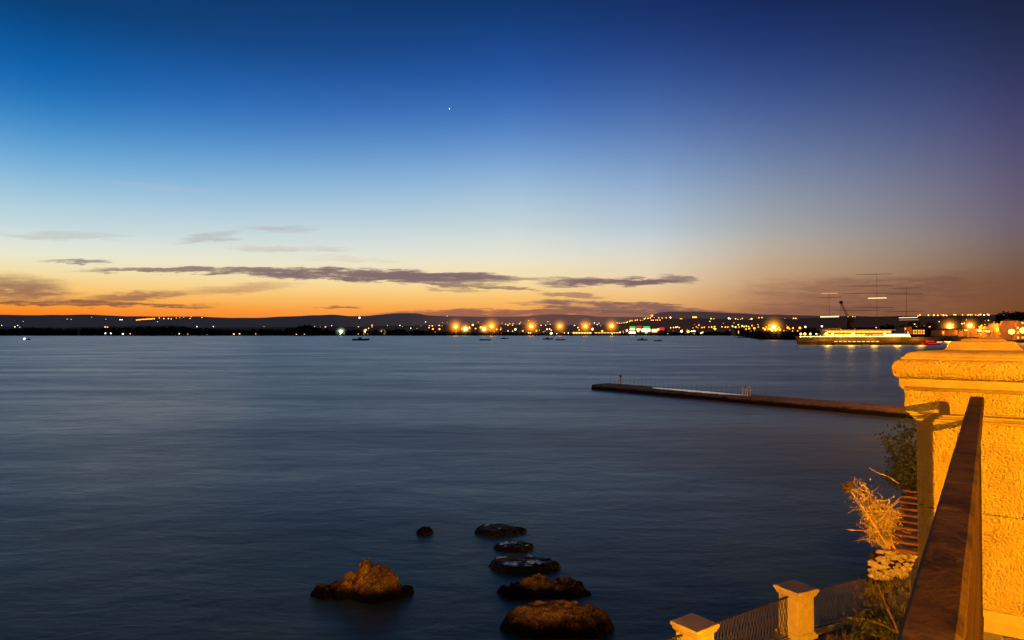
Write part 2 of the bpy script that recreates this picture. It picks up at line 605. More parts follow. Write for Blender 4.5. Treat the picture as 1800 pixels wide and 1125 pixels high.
def halo(name, col, strength):
    """lamplight scattered in the damp air: emission falling off from the middle of a ball of haze"""
    m, n, out = new_mat(name)
    tc = n.node('ShaderNodeTexCoord').outputs['Object']
    ln = n.node('ShaderNodeVectorMath', operation='LENGTH')
    n.put(ln.inputs[0], tc)
    r = n.m('SUBTRACT', 1.0, ln.outputs['Value'], clamp=True)
    f = n.m('ADD', n.m('POWER', r, 6.5), n.m('MULTIPLY', n.m('POWER', r, 3.0), .22))
    e = n.node('ShaderNodeEmission')
    e.inputs[0].default_value = (*col, 1)
    n.put(e.inputs[1], n.m('MULTIPLY', f, strength))
    n.put(out.inputs[1], e.outputs[0])
    m.cycles.volume_step_rate = .4 if hasattr(m.cycles, 'volume_step_rate') else 1
    return m


# ------------------------------------------------------------------ sea
mb = MB()
mb.add([(-60000, -3000, 0), (60000, -3000, 0), (60000, 60000, 0), (-60000, 60000, 0)], [(0, 1, 2, 3)])
setting(mb.build('sea', M['sea']))

# ------------------------------------------------------------------ far land
TOP = [(-300, 552), (0, 553), (60, 554), (100, 553.5), (160, 553), (200, 555), (240, 556), (300, 556.5), (345, 556), (395, 558.5), (450, 558.5), (500, 556.5), (560, 554), (585, 553), (620, 555.5),
       (640, 555), (670, 553), (700, 550.5), (718, 550), (736, 550.5), (746, 554), (780, 555.5), (850, 557), (920, 556), (975, 552.5), (1010, 553), (1060, 557), (1140, 557),
       (1160, 549), (1180, 547.5), (1230, 548), (1290, 550.5), (1350, 553), (1450, 555), (1600, 557), (1900, 556), (2200, 556)]
TOP2 = [(-300, 574), (0, 574), (100, 576), (250, 573), (300, 572), (350, 576), (500, 575), (600, 574), (700, 572.5), (800, 571), (900, 571), (1000, 571), (1070, 571.5), (1100, 567),
        (1130, 562), (1148, 557.5), (1165, 560), (1250, 560), (1300, 561), (1400, 560), (1450, 558), (1500, 556.5), (1550, 556.5), (1600, 555.5), (1700, 554.5), (1745, 554), (1765, 550), (1790, 549), (1850, 551), (2200, 551)]
SHORE = [(-400, 1200), (1285, 1200), (1340, 640), (1640, 600), (1720, 470), (2200, 380)]


def ridge(name, prof, y0, y1, mat, amp, rows=10, lo=0, step=10):
    g = []
    for j in range(rows + 3):
        t = min(j / rows, 1.0)
        r = []
        px = -320
        while px <= 2200:
            py = interp(prof, px) + amp * fbm(px * .03, j * .8, 2.0)
            ys = max(interp(SHORE, px) * y0 / 1200, interp(SHORE, px) * y0 / 1200)
            yy = ys + (y1 - ys) * t ** 1.3
            if j > rows:
                q = at(px, py, y1 + (j - rows) * 600)
                q.z = max(1, q.z * (.8 if j == rows + 1 else .0))
            else:
                topz = at(px, py, y1).z
                yl = at(px, py + .01, yy)
                # rises with distance so that it never shows above its own crest
                zl = EYE + (yy / y1) * (topz - EYE) * t ** .45 - (EYE - lo) * (1 - t ** .45)
                q = Vector((yl.x, yy, zl + amp * .8 * fbm(px * .05, j * 1.7, 9.0) * (1 if 0 < t < 1 else 0)))
            r.append(q)
            px += step
        g.append(r)
    o = MB().grid(g).build(name, mat, smooth=True)
    return setting(o)


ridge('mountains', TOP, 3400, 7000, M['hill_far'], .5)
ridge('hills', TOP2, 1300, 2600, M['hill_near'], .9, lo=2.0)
# flat shore ground with a low bank at the water
g = []
for j, (dy, z) in enumerate([(0, -1.5), (1.5, 1.0), (12, 2.0), (120, 2.2), (400, 2.4), (1500, 2.4)]):
    r = []
    for px in range(-400, 2240, 12):
        ys = interp(SHORE, px) + 6 * fbm(px * .02, 1.0)
        q = at(px, 582, ys + dy)
        r.append((q.x, q.y, z + (.5 * fbm(px * .07, j) if 0 < j < 4 else 0)))
    g.append(r)
setting(MB().grid(g).build('shore_ground', M['shore_ground'], smooth=True))

# dark belt of trees along the shore that reads as one mass
mb = MB()
belt = [(-100, 577), (0, 578), (60, 575), (110, 577), (200, 575), (260, 573.5), (300, 572.5), (350, 576), (430, 578), (500, 577), (518, 573.5), (560, 574), (575, 578), (640, 579), (700, 578), (770, 580), (850, 582), (1000, 586),
        (1100, 587), (1180, 583), (1300, 580.5), (1345, 580), (1400, 582), (1420, 580), (1500, 575), (1600, 572), (1640, 574)]
for i in range(2800):
    px = random.uniform(-90, 1640)
    ys = interp(SHORE, px)
    hgt = max(1.5, at(px, interp(belt, px) + 1.2 * fbm(px * .11, 3.0) + .8 + random.uniform(-.3, 5.0), ys + 20).z)
    r = random.uniform(1.1, 2.6) * (ys / 1200) ** .5
    for k in range(3):
        z = max(r * .5, hgt - r - k * r * 1.6 + random.uniform(-.4, .4))
        q = at(px + random.uniform(-1, 1), 582, ys + 14 + random.uniform(0, 16))
        mb.ico((q.x, q.y, z), r * random.uniform(.8, 1.3), 1, 0, .38)
setting(mb.build('treeline', M['tree_dark'], fix=False), 'stuff')

# ------------------------------------------------------------------ lamps of the far shore


def lamp_depth(px, py):
    """ground distance at which a lamp seen at this height stands: shore lamps near, hillside lamps far"""
    ys = interp(SHORE, px)
    t2 = interp(TOP2, px)
    if py > t2 + 3:
        t = min(1, max(0, (588 - py) / max(4, 588 - t2)))
        return ys + 14 + 350 * t * t
    if px < 1085:
        return 2200 if py > t2 - 4 else 4200
    return 2500





def small_lamp(px, py, r, col, label, group, dim=False, name='shore_lamp'):
    Yd = lamp_depth(px, py) if py < 588.5 else interp(SHORE, px) - 4
    rad = r * Yd / 1200 * .80
    key = (col, dim)
    if key not in LMESH:
        mb = MB()
        mb.ico((0, 0, 0), 1.0, 1, 0)
        mb.tube([(0, 0, -1.0), (0, 0, -6.0)], .12, 4, 1)
        o = mb.build(name, [M[('dim_' if dim else 'lamp_') + col], M['steel_dark']], smooth=True)
        LMESH[key] = o
    else:
        o = LMESH[key].copy()
        o.name = name
        COL.objects.link(o)
    o.location = at(px, py, Yd)
    o.scale = (rad, rad, rad)
    tag(o, label, 'lamp', group)
    return o


def cluster(label, group, items, name='shore_lamp'):
    for it in items:
        small_lamp(it[0], it[1], it[2], it[3], label, group, len(it) > 4, name)


L1 = []
x = 240
while x <= 272:
    L1.append((x, 562.4 - (x - 240) * .07 + random.uniform(-.3, .3), 1.25, 'a'))
    x += 2.6
L1 += [(280, 559, .9, 'y'), (288, 560, 1.1, 'y'), (296, 560, 1.1, 'y'), (301, 560.5, 1, 'y'), (310, 559, .8, 'a'), (316, 558.5, .7, 'a'), (323, 557.6, .7, 'a'), (334, 560, .9, 'y'), (336, 557, .7, 'y'), (355, 558, .8, 'y')]
cluster('small amber lamp in the glowing row of the hilltop village', 'lamps of the hilltop village', L1, 'village_lamp')
cluster('faint lamp scattered on the dark hillside above the tree belt', 'lamps on the dark western hillside',
        [(118, 561, .9, 'y', 1), (125, 561.4, .9, 'y', 1), (211, 562, 1.0, 'w'), (214.5, 562, 1.0, 'w'), (41, 565, .6, 'w', 1), (2, 567, .8, 'w'), (3, 572, .7, 'w'), (26, 574.5, 1.2, 'y'), (31, 572, .8, 'w'), (35, 576, 1.3, 'y'),
         (277, 565.5, .8, 'w', 1), (346, 574, 1, 'w'), (375, 574, .9, 'w'), (161, 557.6, .6, 'w', 1), (186, 561, .6, 'w', 1), (497, 570, .8, 'w', 1), (530, 568, .8, 'w', 1), (464, 574, .7, 'y', 1), (665, 567.5, .9, 'w', 1),
         (681, 572, .7, 'w', 1), (703, 572, .9, 'w'), (707, 574, .8, 'w', 1), (722, 577, 1, 'w'), (740, 573.7, 1, 'w'), (748, 566, 1.1, 'w'), (733, 577.5, .7, 'y', 1), (786, 555.5, .8, 'w', 1), (778, 567, .8, 'w', 1), (786, 567, .7, 'y', 1)], 'hillside_lamp')
cluster('small pale lamp standing low at the waterline among dark trees', 'pale lamps along the western waterline',
        [(185, 585.7, 1.7, 'w'), (195, 586, 1.5, 'g'), (216, 587.2, 1.8, 'w'), (229, 586.3, 1.5, 'y'), (315, 586.7, 1.0, 'w'), (332, 586.7, 2.0, 'w'), (395, 587, 1.7, 'w'), (411, 587, 1.6, 'y'), (421, 587, 1.5, 'y'), (435, 586, 1.1, 'a', 1),
         (511, 585, 1.2, 'y'), (521, 588.3, 1.6, 'y'), (364, 588, .7, 'w', 1), (563, 576, 1.3, 'y'), (572, 575, 1.4, 'y'), (553, 574, .8, 'g', 1), (577, 583.5, 1.3, 'w'), (568, 584, 1, 'y', 1), (583, 572.5, 1, 'w', 1), (620, 576.5, 1.1, 'w'),
         (630, 574.5, 1.1, 'y'), (648, 577, 1, 'y'), (654, 574.7, 1.2, 'o'), (654, 571.7, 1.1, 'y'), (684, 583.6, 1.8, 'w'), (698, 584.6, 1.2, 'w', 1), (722, 577, .9, 'w'), (535, 587.7, 1, 'g', 1)])
small_lamp(632, 558.4, 1.9, 'w', 'lone bluish white lamp high on the hill above the anchored boat', None, name='hillside_lamp')
small_lamp(185, 575.3, 2.1, 'o', 'single orange lamp above two white lamps in the western trees', None)
small_lamp(189, 575.5, 1.5, 'y', 'small pale lamp touching the orange lamp above the western trees', None)
cluster('small amber lamp in the bright cluster just west of the starry masts', 'amber lamps west of the lamp masts',
        [(755, 573.6, 2.0, 'a'), (760, 573.6, 2.2, 'y'), (765, 573.8, 1.4, 'a'), (769, 573.4, 1.0, 'a'), (772, 572, 1.2, 'y'), (777, 573, 1.1, 'a'), (761, 578.6, 2.0, 'a'), (772.5, 578.5, 2.0, 'a'), (754, 576, 1.2, 'y'), (757, 583, 1.2, 'y', 1), (766, 583, 1.1, 'y', 1)])
cluster('small amber lamp between the tall lamp masts of the port', 'small lamps between the lamp masts',
        [(831, 571.3, 2.4, 'y'), (825, 576, 2.0, 'a'), (836, 577.5, 1.6, 'a'), (845, 575.4, 2.4, 'a'), (873, 579, 1.6, 'a'), (880, 579, 1.5, 'a'), (828, 584, 1.5, 'a'), (833, 583.5, 1.3, 'a'), (889, 570, 1.1, 'a'), (893, 571.5, 1.2, 'y'), (896, 569.2, 1.1, 'a'),
         (901, 571.5, 1.2, 'a'), (902, 568.5, .9, 'a'), (913, 569, 1.2, 'a'), (915, 566.5, .8, 'a'), (929, 563.5, .9, 'a'), (884.5, 574, 1.2, 'y'), (893, 581.7, 1.2, 'y'), (901, 582, 1.0, 'y'), (919, 581.6, 2.0, 'o'), (929, 585, 1.6, 'y'), (932.5, 585.4, 1.6, 'a'),
         (943, 581.5, 2.0, 'o'), (951, 571.8, 1.1, 'y'), (959.5, 571.7, 1.0, 'y'), (963, 566, 1.3, 'w'), (967, 570, .8, 'y'), (961.5, 578.7, 1.4, 'w'), (966, 578.3, 1.6, 'y'), (969, 580.5, 1.2, 'y'), (978.5, 586.4, 1.0, 'w'), (992, 585.2, 1.1, 'y'),
         (999, 585.2, 1.2, 'w'), (1010, 573, 2.0, 'w'), (1016, 575.8, 1.4, 'y'), (1018, 580, 1.6, 'o'), (1041.5, 578.5, 2.8, 'y'), (1045, 567.6, .9, 'w'), (1050, 570.5, 1, 'w'), (1053, 568, .8, 'y'), (1058.5, 582, 2.4, 'a'), (1020, 584, 2.2, 'y'), (1076, 587.2, 1.6, 'w'), (1090, 584.2, 1.6, 'w')])
small_lamp(906, 579, 2.4, 'g', 'single greenish white lamp between two starry orange masts', None)
small_lamp(969, 586.4, 3.2, 'g', 'bright greenish lamp at the waterline behind two anchored boats', None)
H = [(1085, 567.5), (1089, 568.3), (1093, 568), (1097, 567.3), (1101, 566.8), (1103, 566), (1107, 564.8), (1108, 563.4), (1111, 563.6), (1117, 563), (1120, 562.6), (1126, 563.4), (1130, 563.6), (1132.5, 560.6), (1134.5, 559.4), (1139, 559.6), (1143, 558.8), (1147, 560), (1150, 559),
     (1145, 562.8), (1148, 562.8), (1153, 562.5), (1156, 562.6), (1160, 562.6), (1166, 562.4), (1158, 558.6), (1164, 559), (1172, 562.2), (1176, 562.4), (1180, 562.2), (1184, 562.2), (1187, 562), (1191, 562), (1171, 558.4), (1178, 557.6), (1196, 560.4), (1198.5, 560.6)]
cluster('tiny amber lamp in the chain climbing the hill beside the church', 'lamps climbing the hill', [(a, b_, 1.15, random.choice('aay')) for a, b_ in H], 'hill_lamp')
small_lamp(1146, 555, 2.4, 'a', 'orange lamp topping the summit of the chain of hill lamps', None, name='hill_lamp')
small_lamp(1178.5, 558.2, 1.6, 'w', 'lone white lamp above the chain of amber hill lamps', None, name='hill_lamp')
cluster('small warm lamp spread thinly along the upper dark ridge', 'thin lamps of the upper ridge',
        [(1218, 562, 1.2, 'a'), (1250, 560.4, 1.7, 'y'), (1255, 560.8, 1.2, 'y'), (1248, 565, 1.1, 'y'), (1281, 559.7, 1.8, 'w'), (1284, 560.4, 1.1, 'y'), (1293, 560.3, 1.2, 'y'), (1297, 561.4, 1.0, 'a'), (1302, 561.6, 1.1, 'a'), (1305, 559.7, 1.0, 'y'), (1317, 562, 1.2, 'y'),
         (1321, 560.6, 2.0, 'y'), (1325, 562.3, 1.2, 'y'), (1334, 558.4, 1.4, 'a'), (1339.5, 558.2, 1.4, 'a'), (1395, 559.8, 1.6, 'y'), (1399, 560, 1.6, 'y'), (1380, 559.6, .8, 'o', 1), (1491, 556.6, 1.1, 'y'), (1499, 556.6, 1.1, 'y'), (1503, 556.8, .9, 'y'), (1588, 556, .9, 'o', 1)], 'ridge_lamp')
cluster('warm lamp in the long middle row east of the lit shopping hall', 'middle row of warm lamps',
        [(1179, 576.2, 1.1, 'y'), (1184, 575.7, 1.4, 'a'), (1188, 575.2, 1.6, 'y'), (1191, 574.6, 1.3, 'y'), (1194, 576, 1.1, 'y'), (1228.5, 571.8, 1.4, 'o'), (1224, 574.5, 1, 'a'), (1234, 575.8, 1.5, 'a'), (1238, 575.2, 1.3, 'a'), (1246, 575, 1.2, 'o'), (1251, 574.8, 1.4, 'y'), (1256, 574.2, 1.6, 'a'), (1257, 578.2, 2.5, 'a'),
         (1269, 574.5, 1.2, 'y'), (1275, 574.9, 1.5, 'a'), (1279, 574.9, 1.3, 'a'), (1287.5, 573.3, 1.6, 'y'), (1293, 575, 1.8, 'y'), (1298, 571, 1.4, 'y'), (1299, 575, 1.3, 'o'), (1304.5, 573, 1.7, 'y'), (1308, 574, 1.7, 'a'), (1312, 573.4, 1.5, 'y'), (1316, 574, 1.3, 'a'), (1322, 572, 1.5, 'o'), (1311.5, 578.5, 1.8, 'o'), (1317, 577.4, 2, 'a'), (1326, 577, 2.4, 'a'), (1333, 575, 1.4, 'o')])
cluster('white lamp low on the dark quay east of the lit shopping hall', 'white lamps of the eastern quay',
        [(1198, 582.4, 2.7, 'w'), (1205, 586.4, 1.1, 'w'), (1216, 583, 2.4, 'w'), (1220.5, 582.2, 2.2, 'w'), (1233, 586, 3.0, 'y'), (1236, 584.4, 1.8, 'g')])
small_lamp(1209.5, 583, 3.4, 'a', 'large amber lamp between the white lamps of the eastern quay', None)
cluster('orange lamp massed in the brightest blaze of the harbour quarter', 'lamps of the harbour blaze',
        [(1342, 577, 1.8, 'a'), (1345, 579, 2.4, 'a'), (1349, 582.6, 1.6, 'y'), (1347, 575, 1.6, 'o'), (1351, 577.6, 2.2, 'a'), (1355, 578.5, 2.4, 'y'), (1361, 578.6, 2.8, 'a'), (1366, 578.6, 2.4, 'a'), (1371, 579.5, 2.2, 'y'), (1352, 572.4, 1.5, 'a'), (1369, 575.5, 1.8, 'a'), (1357, 581.5, 1.8, 'y'), (1364, 581.6, 1.6, 'a')])
cluster('round warm lamp on the dark quay ahead of the lit ship', 'quay lamps ahead of the ship',
        [(1385, 576, 2.7, 'a'), (1388, 578.4, 1.3, 'a'), (1394, 576.7, 1.9, 'a'), (1406, 576.4, 2.7, 'a'), (1378, 581, 1.2, 'o'), (1402, 581.5, 1.4, 'o')])
small_lamp(1415.7, 574.6, 2.0, 'w', 'white lamp beside the orange lamps just ahead of the ship', None)
cluster('round pale lamp above the dark trees between ship and pillar', 'pale lamps above the eastern trees',
        [(1608, 569, 2.4, 'y'), (1634, 574, 2.2, 'y'), (1611, 574.3, 1.0, 'w'), (1620, 583.6, 1.4, 'y'), (1631, 580.4, 1.2, 'y', 1), (1540, 576.5, 1.9, 'y'), (1492.5, 576.4, 1.5, 'y'), (1477, 577, 1.2, 'y')])
small_lamp(1444.7, 573.6, 1.9, 'w', 'white lamp hanging over the bow of the lit ship', None)
R = [(1613.5, 555), (1617, 553.5), (1632, 553.6), (1641.5, 553.8), (1648.5, 554), (1655, 553), (1658.5, 554), (1664.5, 555), (1668, 556), (1662.5, 553.6), (1677, 553), (1680, 553.2), (1681, 556), (1685, 555.6), (1689, 555.6), (1692, 553.4), (1694, 555.4), (1698, 556), (1700.5, 553.4), (1703, 553), (1706, 553.2),
     (1708.5, 553), (1715, 553.4), (1719, 554.6), (1721, 553), (1723.5, 552.7), (1736, 552.5), (1738, 553.5)]
cluster('small yellow lamp in the row crowning the eastern hill', 'lamps crowning the eastern hill', [(a, b_ + .2, random.uniform(1.0, 1.7), random.choice('aay')) for a, b_ in R], 'hill_lamp')
small_lamp(1730, 554, 1.6, 'w', 'single white lamp in the yellow row on the eastern hill', None, name='hill_lamp')
small_lamp(1765, 554, 1.5, 'w', 'white lamp glinting inside the dark tree hump in the east', None)
cluster('small light of the lit waterfront street right behind the carved pillar', 'waterfront street lamps behind the pillar',
        [(1719, 580.6, 2.2, 'y'), (1724, 581, 2.2, 'y'), (1729, 582, 1.6, 'a'), (1734, 582, 2.0, 'y'), (1739, 582.4, 1.6, 'y'), (1682, 581.4, 2.4, 'y'), (1687, 581.6, 2.2, 'y'), (1691, 569, 1.6, 'y'), (1695, 568.4, 1.2, 'y'), (1725, 587.4, 1.4, 'o'), (1757.5, 580, 2.8, 'a'), (1783, 562, 2, 'y'), (1758, 587, 1.2, 'o')])

rl_ = random.Random(77)
cluster('faint amber lamp strewn among the dark port roofs', 'faint lamps of the port town',
        [(rl_.uniform(790, 1100), rl_.uniform(566, 587), rl_.uniform(.6, 1.2), rl_.choice('aaoy'), 1) if k_ % 2 else (rl_.uniform(1175, 1400), rl_.uniform(566, 587), rl_.uniform(.6, 1.3), rl_.choice('aaoy'), 1) for k_ in range(64)])
cluster('small warm lamp among the houses at the far eastern waterfront', 'lamps of the eastern waterfront',
        [(rl_.uniform(1600, 1745), rl_.uniform(562, 585), rl_.uniform(.8, 1.7), rl_.choice('aaoy')) for k_ in range(26)])
# lamp masts with haze round the lamp
HALO = {}


def lamp_mast(px, py, r, halo_px, label, mat='sodium', hcol=(1, .30, .008), hs=1.0, depth=None):
    Yd = depth or interp(SHORE, px) + 18
    p0 = at(px, py, Yd)
    k = Yd / 1200
    t = thing('lamp_mast', (p0.x, p0.y, 2.0), label, 'lamp mast', 'tall lamp masts of the port')
    MB().tube([(p0.x, p0.y, 1.5), (p0.x, p0.y, p0.z - r * k * .4)], [.28 * k, .16 * k], 6).build('pole', M['steel_dark'], t)
    mb = MB()
    mb.ico(p0, r * k, 2, 0, 0, (1, 1, .9))
    mb.build('lamp_head', M[mat], t, smooth=True)
    if not halo_px:
        return t
    key = (hcol, hs)
    if key not in HALO:
        HALO[key] = {}
    R_ = halo_px * k * .84
    km = (hcol, round(hs / R_, 4))
    if km not in HALO:
        HALO[km] = halo('lamp_haze', hcol, 8.5 * hs / R_)
    o = MB().ico((0, 0, 0), 1.0, 3).build('light_haze', HALO[km], None, smooth=True)
    o.parent = t
    o.location = p0 - t.location
    o.scale = (R_, R_, R_)
    return t


lamp_mast(801, 574, 2.9, 27, 'westernmost orange lamp mast of the starry row on the port')
lamp_mast(818, 578, 3.4, 19, 'pale yellow lamp mast right of the westernmost orange mast', 'strip_warm', (1, .50, .05), 1.1)
lamp_mast(851, 578, 3.2, 17, 'pale yellow lamp mast close left of the second orange mast', 'strip_warm', (1, .50, .05), 1.1)
lamp_mast(864, 573.5, 2.8, 29, 'second orange lamp mast, behind the anchored boat with a canopy')
lamp_mast(934, 573.7, 2.7, 27, 'third orange lamp mast, standing alone in the middle of the row')
lamp_mast(984, 573.7, 2.3, 23, 'fourth orange lamp mast, above the two anchored boats close together')
lamp_mast(1029, 573.5, 2.4, 24, 'fifth orange lamp mast, above the amber lit quay shed')
lamp_mast(1075, 573, 2.8, 24, 'easternmost orange lamp mast, just left of the lit shopping hall')
lamp_mast(1360, 574.5, 3.6, 32, 'white cored lamp mast in the blaze of the harbour quarter', 'strip_warm', (1, .34, .02), 1.1)
lamp_mast(599.5, 584.5, 4.6, 15, 'greenish white lamp mast dazzling at the western waterline', 'lamp_g', (.80, 1, .55), 1.5)
lamp_mast(643, 582, 3.0, 9, 'yellowish white lamp mast above the single dark boat', 'lamp_y', (1, .95, .4), .7)
lamp_mast(672.5, 584, 3.3, 10, 'warm white lamp mast right of the single dark boat', 'lamp_y', (1, .85, .4), .7)
lamp_mast(1669, 573.5, 4.4, 26, 'wide orange lamp mast over the street left of the house row', 'sodium', (1, .28, .008), 1.2)
lamp_mast(1705, 572.5, 3.8, 24, 'orange lamp mast above the carved pillar top', 'sodium', (1, .28, .008), 1.2)
lamp_mast(1778, 583, 4.6, 0, 'yellow lamp mast dazzling before the orange house front', 'sodium', (1, .40, .015), 1.2, 452)
lamp_mast(1798, 581, 4.6, 0, 'yellow lamp mast at the edge of the frame by the houses', 'sodium', (1, .40, .015), 1.2, 444)

# ------------------------------------------------------------------ buildings of the far shore


def block(mb, px0, px1, py0, py1, Yd, depth, mi=0):
    a, b_ = at(px0, py0, Yd), at(px1, py1, Yd)
    z0 = min(a.z, b_.z)
    z1 = max(a.z, b_.z)
    mb.box(((a.x + b_.x) / 2, Yd + depth / 2, (z0 + z1) / 2), (abs(b_.x - a.x), depth, z1 - z0), 0, mi)
    return Vector(((a.x + b_.x) / 2, Yd, z0))


Yd = 1196 + 20
mb = MB()
base = block(mb, 1101, 1172, 577.5, 589, Yd, 30)
hall = thing('shopping_hall', base, 'lit shopping hall with green and red signs on the shore', 'shopping hall')
mb.build('wall', M['house_plain'], hall)


def sign(name, px0, px1, py0, py1, mat, lab=None, y=None):
    mb = MB()
    block(mb, px0, px1, py0, py1, (y or Yd) - .6, .4)
    o = mb.build(name, M[mat], hall)
    if lab:
        o['label'] = lab
    return o


sign('sign', 1107, 1117, 573.8, 576.8, 'sign_green', 'green lit roof sign at the western end')
sign('sign', 1119, 1128, 573.0, 576.0, 'sign_red', 'red lit roof sign between the two green signs')
sign('sign', 1131, 1142, 573.6, 577.2, 'sign_green', 'wider green lit roof sign')
sign('sign', 1158.5, 1168, 575.6, 580.4, 'sign_red', 'large red lit sign at the eastern end')
sign('entrance', 1105.5, 1117, 582.6, 586.2, 'strip_white', 'bright white lit entrance')
sign('window', 1107, 1116, 577.6, 580.2, 'strip_warm')
sign('window', 1119, 1126, 577.6, 580.6, 'strip_warm')
sign('window', 1128, 1143, 577.8, 583.2, 'strip_white')
sign('window', 1146, 1155, 578.6, 583.6, 'strip_warm')
for px, py in ((1102, 581), (1122, 581.6), (1136, 584), (1150, 582), (1157, 579)):
    q = at(px, py, Yd - 2)
    MB().ico(q, 1.9, 1).build('lamp', M['lamp_y'], hall, smooth=True)
mb = MB()
base = block(mb, 1005, 1040, 583, 588, 1214, 16)
shed = thing('quay_shed', base, 'long low quay shed washed in bright amber light', 'shed')
mb.build('wall', M['house_amber'], shed)
mb = MB()
block(mb, 1004, 1041, 582.3, 583, 1212.4, 20)
mb.build('roof', M['roof_dark'], shed)
for i in range(7):
    mb = MB()
    block(mb, 1007 + i * 4.8, 1010.6 + i * 4.8, 583.8, 586.4, 1213.4, .4)
    mb.build('window', M['strip_amber'], shed)
mb = MB()
base = block(mb, 1044, 1089, 584, 587.4, 1216, 12)
shed = thing('quay_shed', base, 'thin amber lit quay shed right of the long bright shed', 'shed')
mb.build('wall', M['house_amber'], shed)
for i in range(8):
    mb = MB()
    block(mb, 1045.5 + i * 5.4, 1049.6 + i * 5.4, 584.4, 585.6, 1215.4, .4)
    mb.build('window', M['strip_amber'], shed)
mb = MB()
base = block(mb, 1216, 1226, 556, 559, 2480, 20)
ch = thing('hill_house', base, 'amber lit house high on the dark ridge', 'house')
mb.build('wall', M['house_amber'], ch)
mb = MB()
block(mb, 1217, 1225, 556.3, 558.7, 2479, .5)
mb.build('window', M['strip_amber'], ch)


def shore_house(px0, px1, py0, py1, Yd, wallmat, label, floors, cols, group=None, lit=.7, gable=True, win='window_amber', depth=14, lean=0):
    mb = MB()
    base = block(mb, px0, px1, py0, py1, Yd, depth)
    t = thing('waterfront_house', base, label, 'house', group)
    mb.build('wall', M[wallmat], t)
    a, b_ = at(px0, py0, Yd), at(px1, py1, Yd)
    w, h = b_.x - a.x, a.z - b_.z
    mb = MB()
    o_ = .35
    if gable:
        rh = min(w, depth) * .11
        zt = a.z + .01
        mb.add([(a.x - o_, Yd - o_, zt), (b_.x + o_, Yd - o_, zt), (b_.x + o_, Yd + depth + o_, zt), (a.x - o_, Yd + depth + o_, zt), (a.x - o_, Yd + depth / 2, zt + rh), (b_.x + o_, Yd + depth / 2, zt + rh)],
               [(0, 1, 5, 4), (2, 3, 4, 5), (1, 2, 5), (3, 0, 4), (0, 3, 2, 1)])
    else:
        mb.box(((a.x + b_.x) / 2, Yd + depth / 2, a.z + .25), (w + .8, depth + .8, .5))
    mb.build('roof', M['roof_dark'], t)
    for i in range(floors):
        for j in range(cols):
            if random.random() > lit:
                continue
            x = a.x + w * (j + .5) / cols
            z = b_.z + h * (i + .55) / floors
            mb = MB()
            mb.box((x, Yd - .05, z), (w / cols * .42, .12, h / floors * .46))
            mb.build('window', M[win], t)
    return t


shore_house(1655, 1680, 580.5, 590, 560, 'house_amber', 'low orange lit house beneath the wide orange lamp mast', 1, 4)
shore_house(1682, 1702, 579.6, 590, 545, 'house_amber', 'low lit house between the two orange street masts', 1, 4, lit=.9)
shore_house(1704, 1722, 581, 592, 530, 'house_plain', 'brownish shadowed house right of the second street mast', 2, 3, lit=.3)
shore_house(1722, 1742, 577.5, 593, 515, 'house_amber', 'orange two storey house in the middle of the waterfront row', 2, 4, lit=.6)
shore_house(1743, 1760, 573, 594, 500, 'house_amber', 'narrow tall orange house left of the gabled front', 3, 3, lit=.4)
shore_house(1761, 1784, 569, 596, 485, 'house_amber', 'large orange house with the gabled top behind the lamps', 3, 4, lit=.5)
shore_house(1785, 1826, 564, 598, 470, 'house_amber', 'tallest orange house at the edge of the frame', 4, 5, lit=.5)
shore_house(1745, 1755, 564.8, 572, 620, 'house_amber', 'dim orange house up the slope behind the narrow one', 2, 2, lit=.4, gable=False)
shore_house(1589, 1603, 575, 588, 560, 'house_amber', 'square reddish house right of the ship among dark trees', 2, 3, lit=.3, gable=False)
shore_house(1604, 1626, 579.5, 588, 566, 'house_amber', 'low lit house with bright windows behind the ship stern', 2, 5, lit=.9, gable=False, win='strip_amber')
shore_house(1452, 1480, 577, 584, 640, 'house_amber', 'lit quay building showing above the bow of the ship', 1, 6, lit=.9, gable=False, win='strip_amber')
shore_house(1500, 1530, 576.5, 584, 640, 'house_plain', 'dim quay building showing above the middle of the ship', 1, 6, lit=.5, gable=False)

for (px, py, w, c_) in ((445, 585, 12, 0), (600, 582.5, 9, 1), (626, 585, 10, 2), (641, 586, 14, 3), (760, 581, 14, 4), (1222, 584.5, 12, 5), (1180, 585, 16, 6), (1300, 579, 15, 7), (1325, 580, 12, 8), (325, 585.5, 14, 9)):
    labs = ['low dark house in the trees with one dull window far west', 'dark house right beside the dazzling greenish mast', 'long dark house between two pale lamp masts', 'pale lit house front behind the single dark boat',
            'dark house under the amber cluster west of the masts', 'dark house between the white lamps of the eastern quay', 'dark shed right of the lit shopping hall', 'dark house under the long middle row of lamps',
            'dark house left of the harbour blaze', 'low pale building by the bright white lamp far west']
    shore_house(px - w / 2, px + w / 2, py, 589.5, 1216 if px < 1290 else 900, 'house_plain', labs[c_], 1, 4, lit=.35, win='dim_a')

# trees one can tell apart in the east


